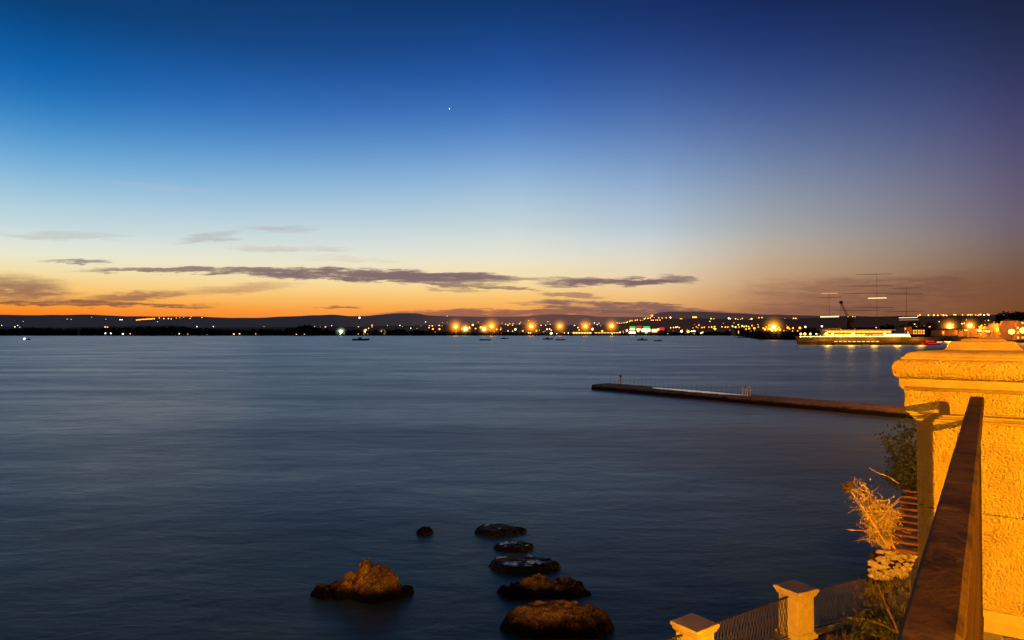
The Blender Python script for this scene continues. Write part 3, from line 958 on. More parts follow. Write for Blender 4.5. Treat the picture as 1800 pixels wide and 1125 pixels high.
def far_tree(px, pyt, pyb, wpx, Yd, label, seed):
    rnd = random.Random(seed)
    a, b_ = at(px, pyt, Yd), at(px, pyb, Yd)
    W = wpx * Yd / 1200
    H_ = a.z - b_.z
    t = thing('tree', (b_.x, Yd, b_.z), label, 'tree', 'dark trees by the eastern waterfront')
    mb = MB()
    mb.tube([(b_.x, Yd, b_.z - 1), (b_.x + W * .03, Yd, b_.z + H_ * .3), (b_.x, Yd, b_.z + H_ * .65)], [W * .06, W * .045, W * .015], 6)
    for k in range(5):
        an = rnd.uniform(0, 6.28)
        mb.tube([(b_.x, Yd, b_.z + H_ * .3), (b_.x + cos(an) * W * .28, Yd + sin(an) * W * .28, b_.z + H_ * .66)], [W * .025, W * .008], 4)
    mb.build('trunk', M['bark'], t)
    mb = MB()
    for k in range(260):
        while True:
            q = Vector((rnd.uniform(-1, 1), rnd.uniform(-1, 1), rnd.uniform(-1, 1)))
            if q.length < 1 and q.length > .35 and rnd.random() < .75 + .25 * q.z:
                break
        s = W * rnd.uniform(.035, .085)
        cx, cy, cz = b_.x + q.x * W * .5, Yd + q.y * W * .5, b_.z + H_ * .62 + q.z * H_ * .4
        for _ in range(4):
            d1 = Vector((rnd.uniform(-1, 1), rnd.uniform(-1, 1), rnd.uniform(-1, 1))).normalized()
            d2 = d1.cross(Vector((rnd.uniform(-1, 1), rnd.uniform(-1, 1), rnd.uniform(-1, 1)))).normalized()
            o_ = Vector((cx, cy, cz)) + d1 * s * .6
            mb.add([o_ - d1 * s * .5, o_ + d2 * s * .45, o_ + d1 * s * .6, o_ - d2 * s * .4], [(0, 1, 2, 3)])
    mb.build('crown', M['tree_dark'], t, fix=False)


far_tree(1607, 565, 590, 26, 590, 'round dark tree behind the square reddish house', 1)
far_tree(1634, 566.5, 590, 24, 585, 'round dark tree left of the wide orange lamp mast', 2)
far_tree(1768, 548.5, 575, 34, 700, 'broad dark tree humping over the gabled orange house', 3)
far_tree(1790, 547.5, 575, 32, 700, 'broad dark tree behind the tallest orange house', 4)
far_tree(1425, 577, 594, 34, 640, 'wide dark tree on the quay above the ship bow', 5)
far_tree(1590, 572, 590, 24, 620, 'dull green tree lit from the quay behind the ship', 6)
far_tree(1560, 570, 592, 26, 625, 'dark tree behind the white part of the ship', 7)
far_tree(539, 572.5, 590, 40, 1225, 'tall dark tree clump left of the dazzling greenish mast', 8)

# low dark mole and quay
mb = MB()
a, b_ = at(1300, 593.5, 830), at(1347, 594.5, 780)
mb.bar((a.x, a.y, .5), (b_.x, b_.y, .5), 4, 1.0)
tag(mb.build('mole', M['quay']), 'thin dark mole lying low in the water left of the ship', 'mole')
mb = MB()
g0 = [(1338, 640), (1420, 610), (1560, 590), (1660, 560), (1760, 450)]
for (p0, y0), (p1, y1) in zip(g0, g0[1:]):
    a, b_ = at(p0, 582, y0), at(p1, 582, y1)
    mb.bar((a.x, a.y, .6), (b_.x, b_.y, .6), 6, 2.4)
tag(mb.build('quay_wall', M['quay']), 'dark stone quay wall along the harbour behind the ship', 'quay')
mb = MB()
a, b_ = at(245, 590.6, 1120), at(312, 589.6, 1170)
mb.bar((a.x, a.y, .45), (b_.x, b_.y, .45), 5, .9)
tag(mb.build('jetty', M['boat_pale']), 'pale thin jetty at the western waterline', 'jetty')

# harbour crane
cr = at(1490, 575, 640)
t = thing('harbour_crane', (cr.x, cr.y, 2), 'dark leaning lattice crane above the lit ship', 'crane')
tip, foot = at(1478, 532, 640), at(1492, 561, 640)
mb = MB()
ax = (tip - foot)
side = Vector((1, 0, .45)).normalized() * 1.0
prev = None
for i in range(9):
    q = foot + ax * (i / 8)
    k = 1 - .45 * i / 8
    l, r = q - side * k, q + side * k
    if prev:
        mb.tube([prev[0], l], .22, 4)
        mb.tube([prev[1], r], .22, 4)
        mb.tube([prev[0], r], .13, 4)
        mb.tube([prev[1], l], .13, 4)
    prev = (l, r)
mb.build('boom', M['steel_dark'], t)
mb = MB()
mb.box(tip + Vector((.2, 0, .3)), (2.6, 1.6, 2.6), .3)
mb.build('boom_head', M['steel_dark'], t)
MB().tube([tip, at(1477, 551, 640)], .1, 4).build('hoist_cable', M['steel_dark'], t)
mb = MB()
mb.box((cr.x, cr.y, 10), (5, 5, 18), 0, 0, .6)
mb.box((foot.x + .5, cr.y, foot.z - 1.2), (6, 5, 4))
mb.build('tower', M['steel_dark'], t)

# ------------------------------------------------------------------ boats at anchor


def hull_mesh(L, B, H_, mb, cx, cy, z0, rz=0, sheer=.35, mi=0, tr=.7):
    st = []
    for i in range(13):
        s = i / 12
        x = -L / 2 + L * s
        w = B / 2 * (1 - (max(0, (s - .45) / .55)) ** 2.2) * (tr + (1 - tr) * min(1, s / .3))
        top = H_ * (1 + sheer * (max(0, s - .35) / .65) ** 2 + .08 * (1 - s))
        ring = [(x, -w, top), (x * .985, -w * .86, H_ * .35), (x * .95, -w * .35, -H_ * .35), (x * .95, w * .35, -H_ * .35), (x * .985, w * .86, H_ * .35), (x, w, top)]
        st.append([(cx + q[0] * cos(rz) - q[1] * sin(rz), cy + q[0] * sin(rz) + q[1] * cos(rz), z0 + q[2]) for q in ring])
    vs = [q for r in st for q in r]
    fs = []
    for i in range(12):
        for k in range(6):
            k2 = (k + 1) % 6
            fs.append((i * 6 + k, i * 6 + k2, (i + 1) * 6 + k2, (i + 1) * 6 + k))
    fs.append((0, 1, 2, 3, 4, 5))
    fs.append(tuple(12 * 6 + k for k in (5, 4, 3, 2, 1, 0)))
    mb.add(vs, fs, mi)


def boat(px, pyw, wpx, rz, hullmat, label, cabin='mid', lamp=None, canopy=False):
    Yd = EYE * 1200 / (pyw - 582)
    q = at(px, pyw, Yd)
    L = wpx * Yd / 1200
    t = thing('boat', (q.x, Yd, 0), label, 'boat', 'boats anchored in the bay')
    mb = MB()
    hull_mesh(L, L * .3, L * .085, mb, q.x, Yd, 0, rz)
    mb.build('hull', M[hullmat], t, smooth=False)

    def loc(s, z):
        return Vector((q.x + s * L * cos(rz), Yd + s * L * sin(rz), z * L))
    if cabin:
        cs = {'mid': -.05, 'aft': -.22, 'fore': .12}[cabin]
        c0 = loc(cs, .13)
        mb = MB()
        mb.box(c0, (L * .22, L * .15, L * .1), rz, 0, .85)
        cb = mb.build('cabin', M['boat_pale'], t)
        mb = MB()
        mb.box(loc(cs, .145), (L * .18, L * .153, L * .035), rz)
        mb.build('window', M['steel_dark'], cb)
    if canopy:
        mb = MB()
        mb.box(loc(-.05, .2), (L * .55, L * .22, L * .015), rz)
        for s in (-.3, -.05, .2):
            for w in (-.09, .09):
                c0 = loc(s, .14) + Vector((-sin(rz), cos(rz), 0)) * w * L
                mb.tube([c0 - Vector((0, 0, L * .06)), c0 + Vector((0, 0, L * .06))], L * .008, 4)
        mb.build('canopy', M['boat_pale'], t)
    MB().tube([loc(.05, .08), loc(.05, .34 if not canopy else .3)], L * .008, 4).build('mast', M['steel_dark'], t)
    if lamp:
        MB().ico(loc(.04, .20 if lamp == 'w' else .12), L * .022, 1).build('lamp', M['dim_w' if lamp == 'w' else 'dim_a'], t)
    return t


boat(634.5, 598.3, 30, .05, 'boat_dark', 'single dark boat west of the starry masts', 'mid', 'a')
boat(853, 598.3, 21, pi + .1, 'boat_red', 'boat with a long canopy beneath the second orange mast', None, 'w', True)
boat(886.5, 595.6, 14, .1, 'boat_dark', 'smallest dark boat right of the canopied boat', 'mid')
boat(963, 596.6, 19, .12, 'boat_dark', 'dark low boat under the bright greenish lamp', 'mid', None)
boat(985, 598, 18, .05, 'boat_red', 'reddish canopied boat right beside the dark low boat', None, None, True)
boat(1129, 598.4, 19, .08, 'boat_red', 'reddish boat lying under the lit shopping hall', 'mid', None, True)
boat(1156, 599.6, 15, pi, 'boat_dark', 'low black boat right of the reddish one by the hall', 'aft')
t = boat(48, 597.2, 12, pi, 'boat_dark', 'small moving boat with a white lamp far in the west', 'aft', None)
q = at(43, 595.6, EYE * 1200 / 15.2)
MB().ico(q, 1.0, 1).build('lamp', M['lamp_w'], t)
small_lamp(1290, 592.6, .9, 'w', 'tiny red buoy light on the water left of the mole', None, True, 'buoy_light')
bpy.data.objects['buoy_light'].data = bpy.data.objects['buoy_light'].data.copy()
bpy.data.objects['buoy_light'].data.materials[0] = M['red_lamp']

# ------------------------------------------------------------------ the lit ship
Ys = 400.0
k = Ys / 1200
sa, sb = at(1398, 605, Ys), at(1652, 605, Ys)
Ls = sb.x - sa.x
cx = (sa.x + sb.x) / 2
ship = thing('ship', (cx, Ys, 0), 'long ship with lit decks and three masts off the quay', 'ship')


def SX(px):
    return at(px, 582, Ys).x


def SZ(py):
    return at(900, py, Ys).z


mb = MB()
hull_mesh(Ls, 12, SZ(593.5), mb, cx, Ys, 0, pi, .22, 0, .85)
mb.build('hull', M['hull_dark'], ship)


def deck(name, px0, px1, py0, py1, y0, dp, mat, parent=ship, bev=0):
    mb = MB()
    z0, z1 = SZ(py1), SZ(py0)
    mb.box(((SX(px0) + SX(px1)) / 2, y0 + dp / 2, (z0 + z1) / 2), (SX(px1) - SX(px0), dp, z1 - z0))
    return mb.build(name, M[mat], parent)


d1 = deck('deckhouse', 1442, 1592, 586.2, 592.6, Ys - 4, 8, 'ship_amber')
d2 = deck('upper_deckhouse', 1446, 1562, 580.2, 586.0, Ys - 3.2, 6.4, 'ship_amber')
deck('bridge', 1452, 1474, 576.6, 580.0, Ys - 2.6, 5, 'ship_amber')
deck('roof', 1440, 1568, 579.7, 580.4, Ys - 3.8, 7.6, 'ship_white', d2)
for i in range(15):
    x = 1449 + i * 7.5
    deck('window', x, x + 6.6, 581.8, 584.6, Ys - 3.32, .1, 'strip_amber', d2)
for i in range(19):
    x = 1446 + i * 7.7
    if 1512 < x < 1526:
        continue
    deck('window', x, x + 6.9, 587.4, 590.0, Ys - 4.12, .1, 'strip_white' if x > 1526 else 'strip_amber', d1)
deck('lounge_window', 1527, 1548, 586.6, 590.2, Ys - 4.2, .07, 'ship_white', d1)
M['deck_lamp'] = glow('deck_lamp', (1, .70, .25), 4.0)
M['rail_light'] = glow('rail_light', (1, .62, .16), 2.6)
rl = deck('deck_rail', 1399, 1590, 590.9, 592.1, Ys - 5.2, .2, 'rail_light')
for i in range(34):
    x = 1400 + i * 5.75
    q = Vector((SX(x), Ys - 5.6, SZ(591.2 if x > 1420 else 591.6)))
    MB().ico(q, .30 if i % 3 else .42, 1).build('deck_lamp', M['deck_lamp'], ship)
for x, r in ((1402, .7), (1409, .8), (1418.5, .7), (1429, .5), (1446, .9), (1457, .7), (1493, .9), (1548, .7)):
    q = Vector((SX(x), Ys - 4.5, SZ(587)))
    MB().ico(q, r, 1).build('flood_lamp', M['lamp_y'], ship)
for i in range(10):
    x = 1458 + i * 8
    deck('hull_glow_strip', x, x + 5.2, 599.4, 600.6, Ys - 6.04, .12, 'strip_amber')  # glowing strips added to make the hull look lit
deck('amber_hull_band', 1420, 1640, 597.2, 597.8, Ys - 6.1, .3, 'ship_amber')  # paler amber band added along the hull for the same lit look


def mast(px, pyt, yards, lamps):
    mb = MB()
    mb.tube([(SX(px), Ys, 4), (SX(px), Ys, SZ(pyt))], [.12, .05], 6)
    o = mb.build('mast', M['steel_dark'], ship)
    for x0, x1, py in yards:
        MB().tube([(SX(x0), Ys, SZ(py + .6)), ((SX(x0) + SX(x1)) / 2, Ys, SZ(py)), (SX(x1), Ys, SZ(py - .6))], [.07, .15, .07], 5).build('yard', M['steel_dark'], o)
    for x0, x1, py, h, mt in lamps:
        MB().tube([(SX(x0), Ys - .4, SZ(py)), (SX(x1), Ys - .4, SZ(py - .7))], h, 6).build('lamp_streak', M[mt], o)  # mast lamps drawn out into glowing bars, after their blurred streaks


M['mast_pink'] = glow('mast_pink', (1, .42, .18), .95)
M['mast_warm'] = glow('mast_warm', (1, .72, .36), 1.6)
mast(1458, 513, [(1436, 1480, 523)], [(1444, 1472, 516, .24, 'mast_pink'), (1442, 1474, 557, .42, 'mast_warm')])
mast(1542, 480, [(1506, 1570, 482), (1474, 1572, 502.6), (1480, 1600, 515.4), (1478, 1572, 541), (1472, 1570, 545.5)], [(1526, 1558, 524.4, .28, 'mast_warm')])
mast(1594, 503, [(1562, 1620, 506.6), (1560, 1622, 517), (1550, 1624, 547.6)], [(1580, 1612, 558.6, .22, 'mast_warm'), (1580, 1614, 562.6, .12, 'mast_pink')])
rb = at(1638, 603, 392)
t = thing('launch', (rb.x, 392, 0), 'red launch lying at the stern of the lit ship', 'boat')
mb = MB()
hull_mesh(11.0, 3.4, 1.25, mb, rb.x, 392, 0, 0.05, .3)
M['launch_red'] = surf('launch_red', (.75, .02, .015), (.5, .01, .01), .4, 1)
mb.build('hull', M['launch_red'], t)
mb = MB()
mb.box((rb.x - 1, 392, 2.0), (4.4, 2.0, 1.2), .05, 0, .85)
cb = mb.build('cabin', M['launch_red'], t)
MB().box((rb.x - 1, 390.95, 2.1), (3.6, .1, .45), .05).build('window', M['sign_red'], cb)
MB().box((rb.x + .6, 390.3, 1.0), (8, .12, .35), .05).build('stripe', M['sign_red'], t)
MB().box((rb.x + 3.6, 390.6, 1.75), (3.0, .5, .18), .05).build('gunwale', M['strip_white'], t)

# evening planet
q = at(790, 191, 30000)
tag(MB().ico(q, 17, 1, 0, 0, (.8, .8, 1.8)).build('planet', M['planet']), 'tiny bright planet alone in the blue sky', 'planet')

# ------------------------------------------------------------------ bathing pier
tipp, endp = Vector((at(1052, 680, 95.0).x, 95.0, 0)), Vector((at(1595, 730, 64.0).x, 64.0, 0))
dirp = (endp - tipp).normalized()
nrm = Vector((dirp.y, -dirp.x, 0))
if nrm.y > 0:
    nrm = -nrm                                      # towards the camera
LP = (endp - tipp).length + 18
pier = thing('pier', tipp, 'long narrow stone pier reaching out from the right', 'pier')
rows = []
NSEG = 70
for i in range(NSEG + 1):
    s = LP * i / NSEG
    c0 = tipp + dirp * s - nrm * .5
    w = 1.75 + .3 * i / NSEG
    j1, j2 = .06 * fbm(i * .5, 1), .06 * fbm(i * .5, 5)
    rows.append([c0 + nrm * (w + .25 + j1) + Vector((0, 0, -1)), c0 + nrm * (w + .12 + j1) + Vector((0, 0, .35)), c0 + nrm * (w + j1) + Vector((0, 0, .62 + .03 * fbm(i * .9, 2))),
                 c0 + nrm * (w - .4) + Vector((0, 0, .66 + .03 * fbm(i * .7, 3))), c0 - nrm * (w - .3) + Vector((0, 0, .70 + .03 * fbm(i * .8, 7))), c0 - nrm * (w + j2) + Vector((0, 0, .66)), c0 - nrm * (w + .2 + j2) + Vector((0, 0, -1))])
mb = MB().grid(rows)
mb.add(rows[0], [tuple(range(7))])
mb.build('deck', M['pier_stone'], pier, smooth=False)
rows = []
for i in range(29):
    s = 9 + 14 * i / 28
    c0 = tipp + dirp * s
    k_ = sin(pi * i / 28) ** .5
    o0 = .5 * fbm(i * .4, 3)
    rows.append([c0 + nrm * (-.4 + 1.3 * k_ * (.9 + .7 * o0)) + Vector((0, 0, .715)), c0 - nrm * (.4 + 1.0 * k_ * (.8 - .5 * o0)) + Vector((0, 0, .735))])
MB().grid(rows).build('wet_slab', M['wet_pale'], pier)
for i in range(34):
    s = .4 + i * .72
    c0 = tipp + dirp * s - nrm * 2.0
    MB().tube([c0 + Vector((0, 0, .6)), c0 + Vector((0, 0, 1.5))], .011, 5).build('rail_post', M['dark_iron'], pier)
c0 = tipp + dirp * 3.2 - nrm * 1.0
t = thing('beacon_post', c0 + Vector((0, 0, .75)), 'thin brown beacon post near the tip of the pier', 'post')
MB().tube([c0 + Vector((0, 0, .7)), c0 + Vector((0, 0, 1.8))], .07, 6).build('pole', M['pier_stone'], t)
MB().box(c0 + Vector((0, 0, 1.9)), (.3, .3, .25), .3).build('lamp_housing', M['pier_stone'], t)
# bathing ladder with pale hand hoops half way along
lad = at(1315, 697, 77.5)
lp = tipp + dirp * ((Vector((lad.x, lad.y, 0)) - tipp).dot(dirp))
t = thing('bathing_ladder', lp + Vector((0, 0, .75)), 'pale bathing ladder with hoops halfway along the pier', 'ladder')
for d_ in (-.28, .28):
    c1 = lp + dirp * d_ - nrm * .5
    MB().tube([c1 + Vector((0, 0, .7)), c1 + Vector((0, 0, 1.6)), c1 + nrm * .3 + Vector((0, 0, 1.75)), c1 + nrm * .6 + Vector((0, 0, 1.5)), c1 + nrm * .6 + Vector((0, 0, .7))], .05, 6).build('hoop', M['ship_white'], t)
for z in (1.05, 1.3):
    MB().tube([lp - dirp * .28 - nrm * .5 + Vector((0, 0, z)), lp + dirp * .28 - nrm * .5 + Vector((0, 0, z))], .04, 6).build('rung', M['ship_white'], t)
rr = random.Random(3)
# ------------------------------------------------------------------ rocks in the water


def rockmat(name, dry, wet, puddle):
    m, n, out = new_mat(name)
    tco = n.node('ShaderNodeTexCoord').outputs['Object']
    geo = n.node('ShaderNodeNewGeometry')
    sp = n.node('ShaderNodeSeparateXYZ')
    n.put(sp.inputs[0], geo.outputs['Position'])
    p = n.node('ShaderNodeBsdfPrincipled')
    nz = n.noise(tco, 4.0, 6.0, .7)
    fine = n.noise(tco, 22.0, 5.0, .7)
    f = n.step(fine, .46, .57)
    col = n.mix(f, (*(x * .16 for x in dry), 1), (*dry, 1))
    col = n.mix(n.step(n.noise(tco, 41.0, 2.0, .5), .60, .68), col, (*(min(1, x * 2.2) for x in dry), 1))
    col = n.mix(n.step(nz, .62, .4), col, (*(x * .5 for x in dry), 1))
    zz = n.m('ADD', sp.outputs[2], n.m('MULTIPLY', n.m('SUBTRACT', nz, .5), .35))
    wt = n.step(zz, .56, .20)
    col = n.mix(wt, col, (*wet, 1))
    n.put(p.inputs['Base Color'], col)
    rgh = n.m('MULTIPLY_ADD', wt, -.25, .85)
    if puddle:
        sn = n.node('ShaderNodeSeparateXYZ')
        n.put(sn.inputs[0], geo.outputs['Normal'])
        pd = n.m('MULTIPLY', n.step(sn.outputs[2], .97, .995), n.step(n.noise(tco, 1.3, 4.0, .6), .50, .56))
        rgh = n.m('MULTIPLY_ADD', pd, -.6, rgh)
        n.put(p.inputs['Specular IOR Level'], n.m('MULTIPLY_ADD', pd, .45, .12))
    else:
        p.inputs['Specular IOR Level'].default_value = .05
    n.put(p.inputs['Roughness'], rgh)
    b = n.node('ShaderNodeBump')
    b.inputs['Distance'].default_value = .085 if not puddle else .03
    n.put(b.inputs['Height'], n.m('ADD', n.m('MULTIPLY', fine, .55), nz))
    n.put(p.inputs['Normal'], b.outputs[0])
    n.put(out.inputs[0], p.outputs[0])
    return m


M['rock_dry'] = rockmat('rock_dry', (.47, .30, .15), (.0035, .003, .0025), False)
M['rock_wet'] = rockmat('rock_wet', (.010, .009, .009), (.005, .005, .006), True)


def rock(px, pyb, wpx, depth, lobes, mat, label, seed, rough=.1, flat=None):
    Yd = EYE * 1200 / (pyb - 582)
    c0 = at(px, pyb, Yd)
    W = wpx * Yd / 1200
    nx, ny = 200, 130
    g = []
    for j in range(ny + 1):
        r = []
        for i in range(nx + 1):
            x, y = (i / nx - .5) * 1.3, (j / ny - .5) * 1.3
            wx_ = x + .05 * fbm(x * 4 + seed, y * 4, 1.0, 3)
            wy_ = y + .06 * fbm(x * 4 + seed, y * 4, 4.0, 3)
            h = -.45
            for (lx, ly, rx, ry, hh, pw) in lobes:
                d2 = ((wx_ - lx) / rx) ** 2 + ((wy_ - ly) / ry) ** 2
                v = hh * max(0, 1 - d2 ** pw) - .38 * max(0, d2 - .7)
                h = max(h, v)
            if h > -.3:
                h += rough * (fbm(x * 8 + seed, y * 8, 3.0, 6) * .9 + .9 * abs(fbm(x * 3.4 + seed, y * 3.6, 8.0, 4)) - .9 * max(0, .14 - abs(fbm(x * 5 + seed, y * 5, 1.5, 3))) * 4 - .1)
            if flat is not None and h > flat:
                h = flat + (h - flat) * .22
            r.append((c0.x + x * W, c0.y + depth / 2 + y * depth, max(h, -.5)))
        g.append(r)
    o = MB().grid(g).build('rock', M[mat], smooth=True)
    return tag(o, label, 'rock', 'rocks standing in the sea')


rock(745, 940, 33, .8, [(0, 0, .5, .5, .20, 1.3)], 'rock_wet', 'tiny black rock standing apart behind the others', 1.0, .07)
rock(881, 942, 92, 1.4, [(-.10, 0, .44, .48, .25, 2.2), (.28, 0, .26, .36, .12, 1.5)], 'rock_wet', 'flat dark rock furthest out in the chain', 2.0, .06, .18)
rock(904, 970, 80, 1.2, [(0, 0, .5, .48, .17, 1.8)], 'rock_wet', 'thin flat rock barely above water, second furthest in the chain', 3.0, .07, .13)
rock(923, 1008, 122, 1.7, [(-.08, 0, .46, .46, .27, 2.6), (.22, -.05, .34, .36, .22, 2.0)], 'rock_wet', 'broad flat rock with a wet shining top in the chain', 4.0, .07, .20)
rock(957, 1059, 158, 1.7, [(-.06, .05, .24, .36, .46, 1.5), (.22, .05, .30, .38, .30, 1.8), (-.28, 0, .26, .34, .20, 1.4), (.42, 0, .14, .2, .12, 1.4)], 'rock_dry', 'two humped brown rock, second nearest in the chain', 5.0, .10)
rock(982, 1126, 190, 2.0, [(-.10, .02, .42, .42, .50, 2.4), (.2, 0, .36, .42, .46, 2.2), (-.36, 0, .17, .32, .25, 1.6)], 'rock_dry', 'largest rounded brown rock nearest to the shore', 6.0, .10)
rock(629, 1063, 184, 1.8, [(.12, .02, .27, .42, .86, 1.15), (.02, .06, .16, .28, .98, .95), (-.14, .02, .15, .28, .56, 1.6), (-.24, .0, .13, .26, .40, 1.3), (-.38, 0, .13, .22, .18, 1.3), (.34, 0, .18, .25, .24, 1.2)], 'rock_dry', 'peaked brown rock standing alone left of the chain', 7.0, .14)

# ------------------------------------------------------------------ promenade: pillar, railing, kerb
FLOOR = EYE - 1.86
PC_U, PC_V = 5.598, -.04


def sq_ring(half, z):
    return [uv(PC_U + a * half, PC_V + b_ * half, z) for a, b_ in ((-1, -1), (-1, 1), (1, 1), (1, -1))]


def loft(prof, rings=sq_ring, close=True, sub=1):
    """prof: (half width, drop below the eye)"""
    mb = MB()
    R_ = [rings(h, EYE - d) for h, d in prof]
    vs = [q for r in R_ for q in r]
    fs = []
    for i in range(len(R_) - 1):
        for k_ in range(4):
            k2 = (k_ + 1) % 4
            fs.append((i * 4 + k_, i * 4 + k2, (i + 1) * 4 + k2, (i + 1) * 4 + k_))
    if close:
        fs.append((0, 1, 2, 3))
        nR = (len(R_) - 1) * 4
        fs.append((nR + 3, nR + 2, nR + 1, nR))
    return mb.add(vs, fs)


pillar = thing('carved_pillar', uv(PC_U, PC_V, FLOOR), 'big carved stone pillar glowing orange at the end of the railing', 'pillar')
loft([(.100, .050), (.118, .053), (.126, .060), (.135, .066), (.165, .068), (.178, .073), (.180, .082), (.205, .112), (.215, .125)]).build('finial', M['cap_stone'], pillar, bevel=.006)
loft([(.222, .1255), (.36, .132), (.405, .140), (.424, .152), (.430, .168), (.446, .1685), (.448, .186)]).build('cap_slab', M['cap_stone'], pillar, bevel=.006)
tor = [(.448, .1865)]
for i in range(13):
    a = pi / 2 - pi * i / 12
    tor.append((.448 + .045 * cos(a), .2485 - .060 * sin(a)))
tor.append((.43, .3095))
loft(tor).build('torus_molding', M['stucco'], pillar, smooth=False, bevel=.012)
loft([(.440, .310), (.456, .3105), (.456, .362), (.450, .365), (.440, .374), (.431, .386), (.424, .387)]).build('cornice', M['stone_trim'], pillar, bevel=.003)
fz = loft([(.428, .3875), (.428, .520)]).build('frieze', M['stucco'], pillar, bevel=.004)
loft([(.428, .5205), (.426, .527), (.412, .534), (.400, .540), (.400, .553), (.392, .554), (.388, .566), (.376, .572), (.372, .588), (.36, .589)]).build('neck_molding', M['stone_trim'], pillar, bevel=.002)
mb = loft([(.333, .5895), (.333, 1.75)])
sh = mb.build('shaft', M['stucco'], pillar)
for s_, (du, dv) in enumerate(((-1, 0), (1, 0), (0, -1), (0, 1))):
    for z0, z1 in ((.5895, 1.150), (1.154, 1.745)):
        mb = MB()
        zc = EYE - (z0 + z1) / 2
        c0 = uv(PC_U + du * .351, PC_V + dv * .351, zc)
        mb.box(c0, (.62 if du == 0 else .62, .034, z1 - z0), -AZ + (pi / 2 if dv else 0))
        mb.build('panel', M['stucco'], sh, bevel=.004)
loft([(.376, 1.7455), (.384, 1.752), (.388, 1.768), (.40, 1.776), (.41, 1.80), (.41, 1.87)]).build('plinth', M['stone_trim'], pillar, bevel=.003)

# railing
RV, RW = -.0687, .072
RU1 = 5.055
RU0 = -1.2
railing = thing('railing', uv(RU0, RV, FLOOR), 'rusty brown iron railing with broad flat handrail leading to the pillar', 'railing')
ZT = EYE - .40
mb = MB()
N_ = 60
rows = []
for i in range(N_ + 1):
    u = RU0 + (RU1 - RU0) * i / N_
    j_ = .0012 * fbm(u * 6, 1.0)
    h2 = RW / 2
    z2 = ZT + .0015 * fbm(u * 5, 4.0)
    rows.append([uv(u, RV + h2 + j_, z2 - .034), uv(u, RV + h2 + j_, z2 - .007), uv(u, RV + h2 - .008 + j_, z2), uv(u, RV - h2 + .006 + j_, z2), uv(u, RV - h2 + j_, z2 - .007), uv(u, RV - h2 + j_, z2 - .034), uv(u, RV + h2 + j_, z2 - .034)])
mb.grid(rows)
mb.add(rows[0][:6], [tuple(range(6))])
mb.add(rows[-1][:6], [tuple(range(6))])
mb.build('handrail', M['rail_iron'], railing)
MB().bar(uv(RU0, RV, ZT - .075), uv(RU1 - .02, RV, ZT - .075), .045, .014).build('upper_flat', M['baluster_iron'], railing)
MB().bar(uv(RU0, RV, FLOOR + .13), uv(RU1 - .02, RV, FLOOR + .13), .045, .014).build('lower_flat', M['baluster_iron'], railing)
first = None
u = RU0 + .1
while u < RU1 - .1:
    if first is None:
        mb = MB()
        mb.box((0, 0, (ZT - .082 + FLOOR + .138) / 2), (.016, .032, ZT - .082 - FLOOR - .138), -AZ)
        first = mb.build('baluster', M['baluster_iron'], None)
        o = first
    else:
        o = first.copy()
        COL.objects.link(o)
    o.parent = railing
    o.location = uv(u, RV, 0) - Vector((railing.location.x, railing.location.y, railing.location.z))
    u += .125
mb = MB()
c0 = uv(RU1 + .008, RV, (ZT - .036 + FLOOR) / 2)
mb.box(c0, (.034, .016, ZT - .036 - FLOOR), -AZ)
mb.build('end_post', M['dark_iron'], railing)  # darker iron here stands in for shade on the post
MB().bar(uv(RU1 - .03, RV, EYE - .565), uv(PC_U - .362, RV, EYE - .565), .03, .03).build('wall_tie', M['baluster_iron'], railing)
MB().bar(uv(RU1 - .03, RV, FLOOR + .2), uv(PC_U - .362, RV, FLOOR + .2), .03, .03).build('wall_tie', M['baluster_iron'], railing)

# kerb under the railing, terrace paving, retaining wall
mb = MB()
mb.bar(uv(-8, -.20, FLOOR - .075), uv(PC_U - .42, -.20, FLOOR - .075), .50, .15)
tag(mb.build('kerb', M['kerb_stone'], bevel=.015), 'grey stone kerb under the iron railing', 'kerb')
mb = MB()
mb.add([uv(-14, .06, FLOOR - .02), uv(26, .06, FLOOR - .02), uv(26, 30, FLOOR - .02), uv(-14, 30, FLOOR - .02)], [(0, 1, 2, 3)])
setting(mb.build('pavement', M['paving']))
mb = MB()
mb.bar(uv(-14, -.15, (FLOOR - .155 - 1) / 2), uv(26, -.15, (FLOOR - .155 - 1) / 2), .34, FLOOR - .155 + 1)
tag(mb.build('retaining_wall', M['wall_stone']), 'rough stone retaining wall below the railing', 'wall')

# ------------------------------------------------------------------ lower walk and bank
FZ = 1.4                                              # level of the lower walk
FP = [(-7, 6.5, FZ), (-2.5, 9.0, FZ), (1.0, 11.3, FZ), (3.4, 12.9, FZ), (4.9, 13.9, FZ), (6.1, 14.75, FZ), (7.3, 15.3, FZ), (8.15, 15.75, 1.38), (8.75, 16.9, 1.3), (9.6, 18.2, 1.2), (10.8, 20.0, 1.2), (13, 23, 1.2), (18, 31, 1.0)]
g = []
for i, (x, y, z) in enumerate(FP):
    u_, v_ = x * SU + y * CU, x * CU - y * SU
    r = [Vector((x, y, -1.0)), Vector((x, y, z - .02))]
    zt = interp([(6, 1.45), (12, 1.5), (15, 1.9), (18, 2.8), (21, 3.6), (25, 4.2), (40, 4.5)], u_)
    for k_ in range(1, 17):
        t_ = k_ / 16
        q = uv(u_, v_ + (-.30 - v_) * t_, 0)
        bank = max(0, (u_ - 13.5)) / 6
        zz = z + (zt - z) * t_ ** .8 + .10 * min(1, bank + .15) * fbm(q.x * 1.3, q.y * 1.3, 2.0, 4)
        r.append(Vector((q.x, q.y, zz)))
    g.append(r)


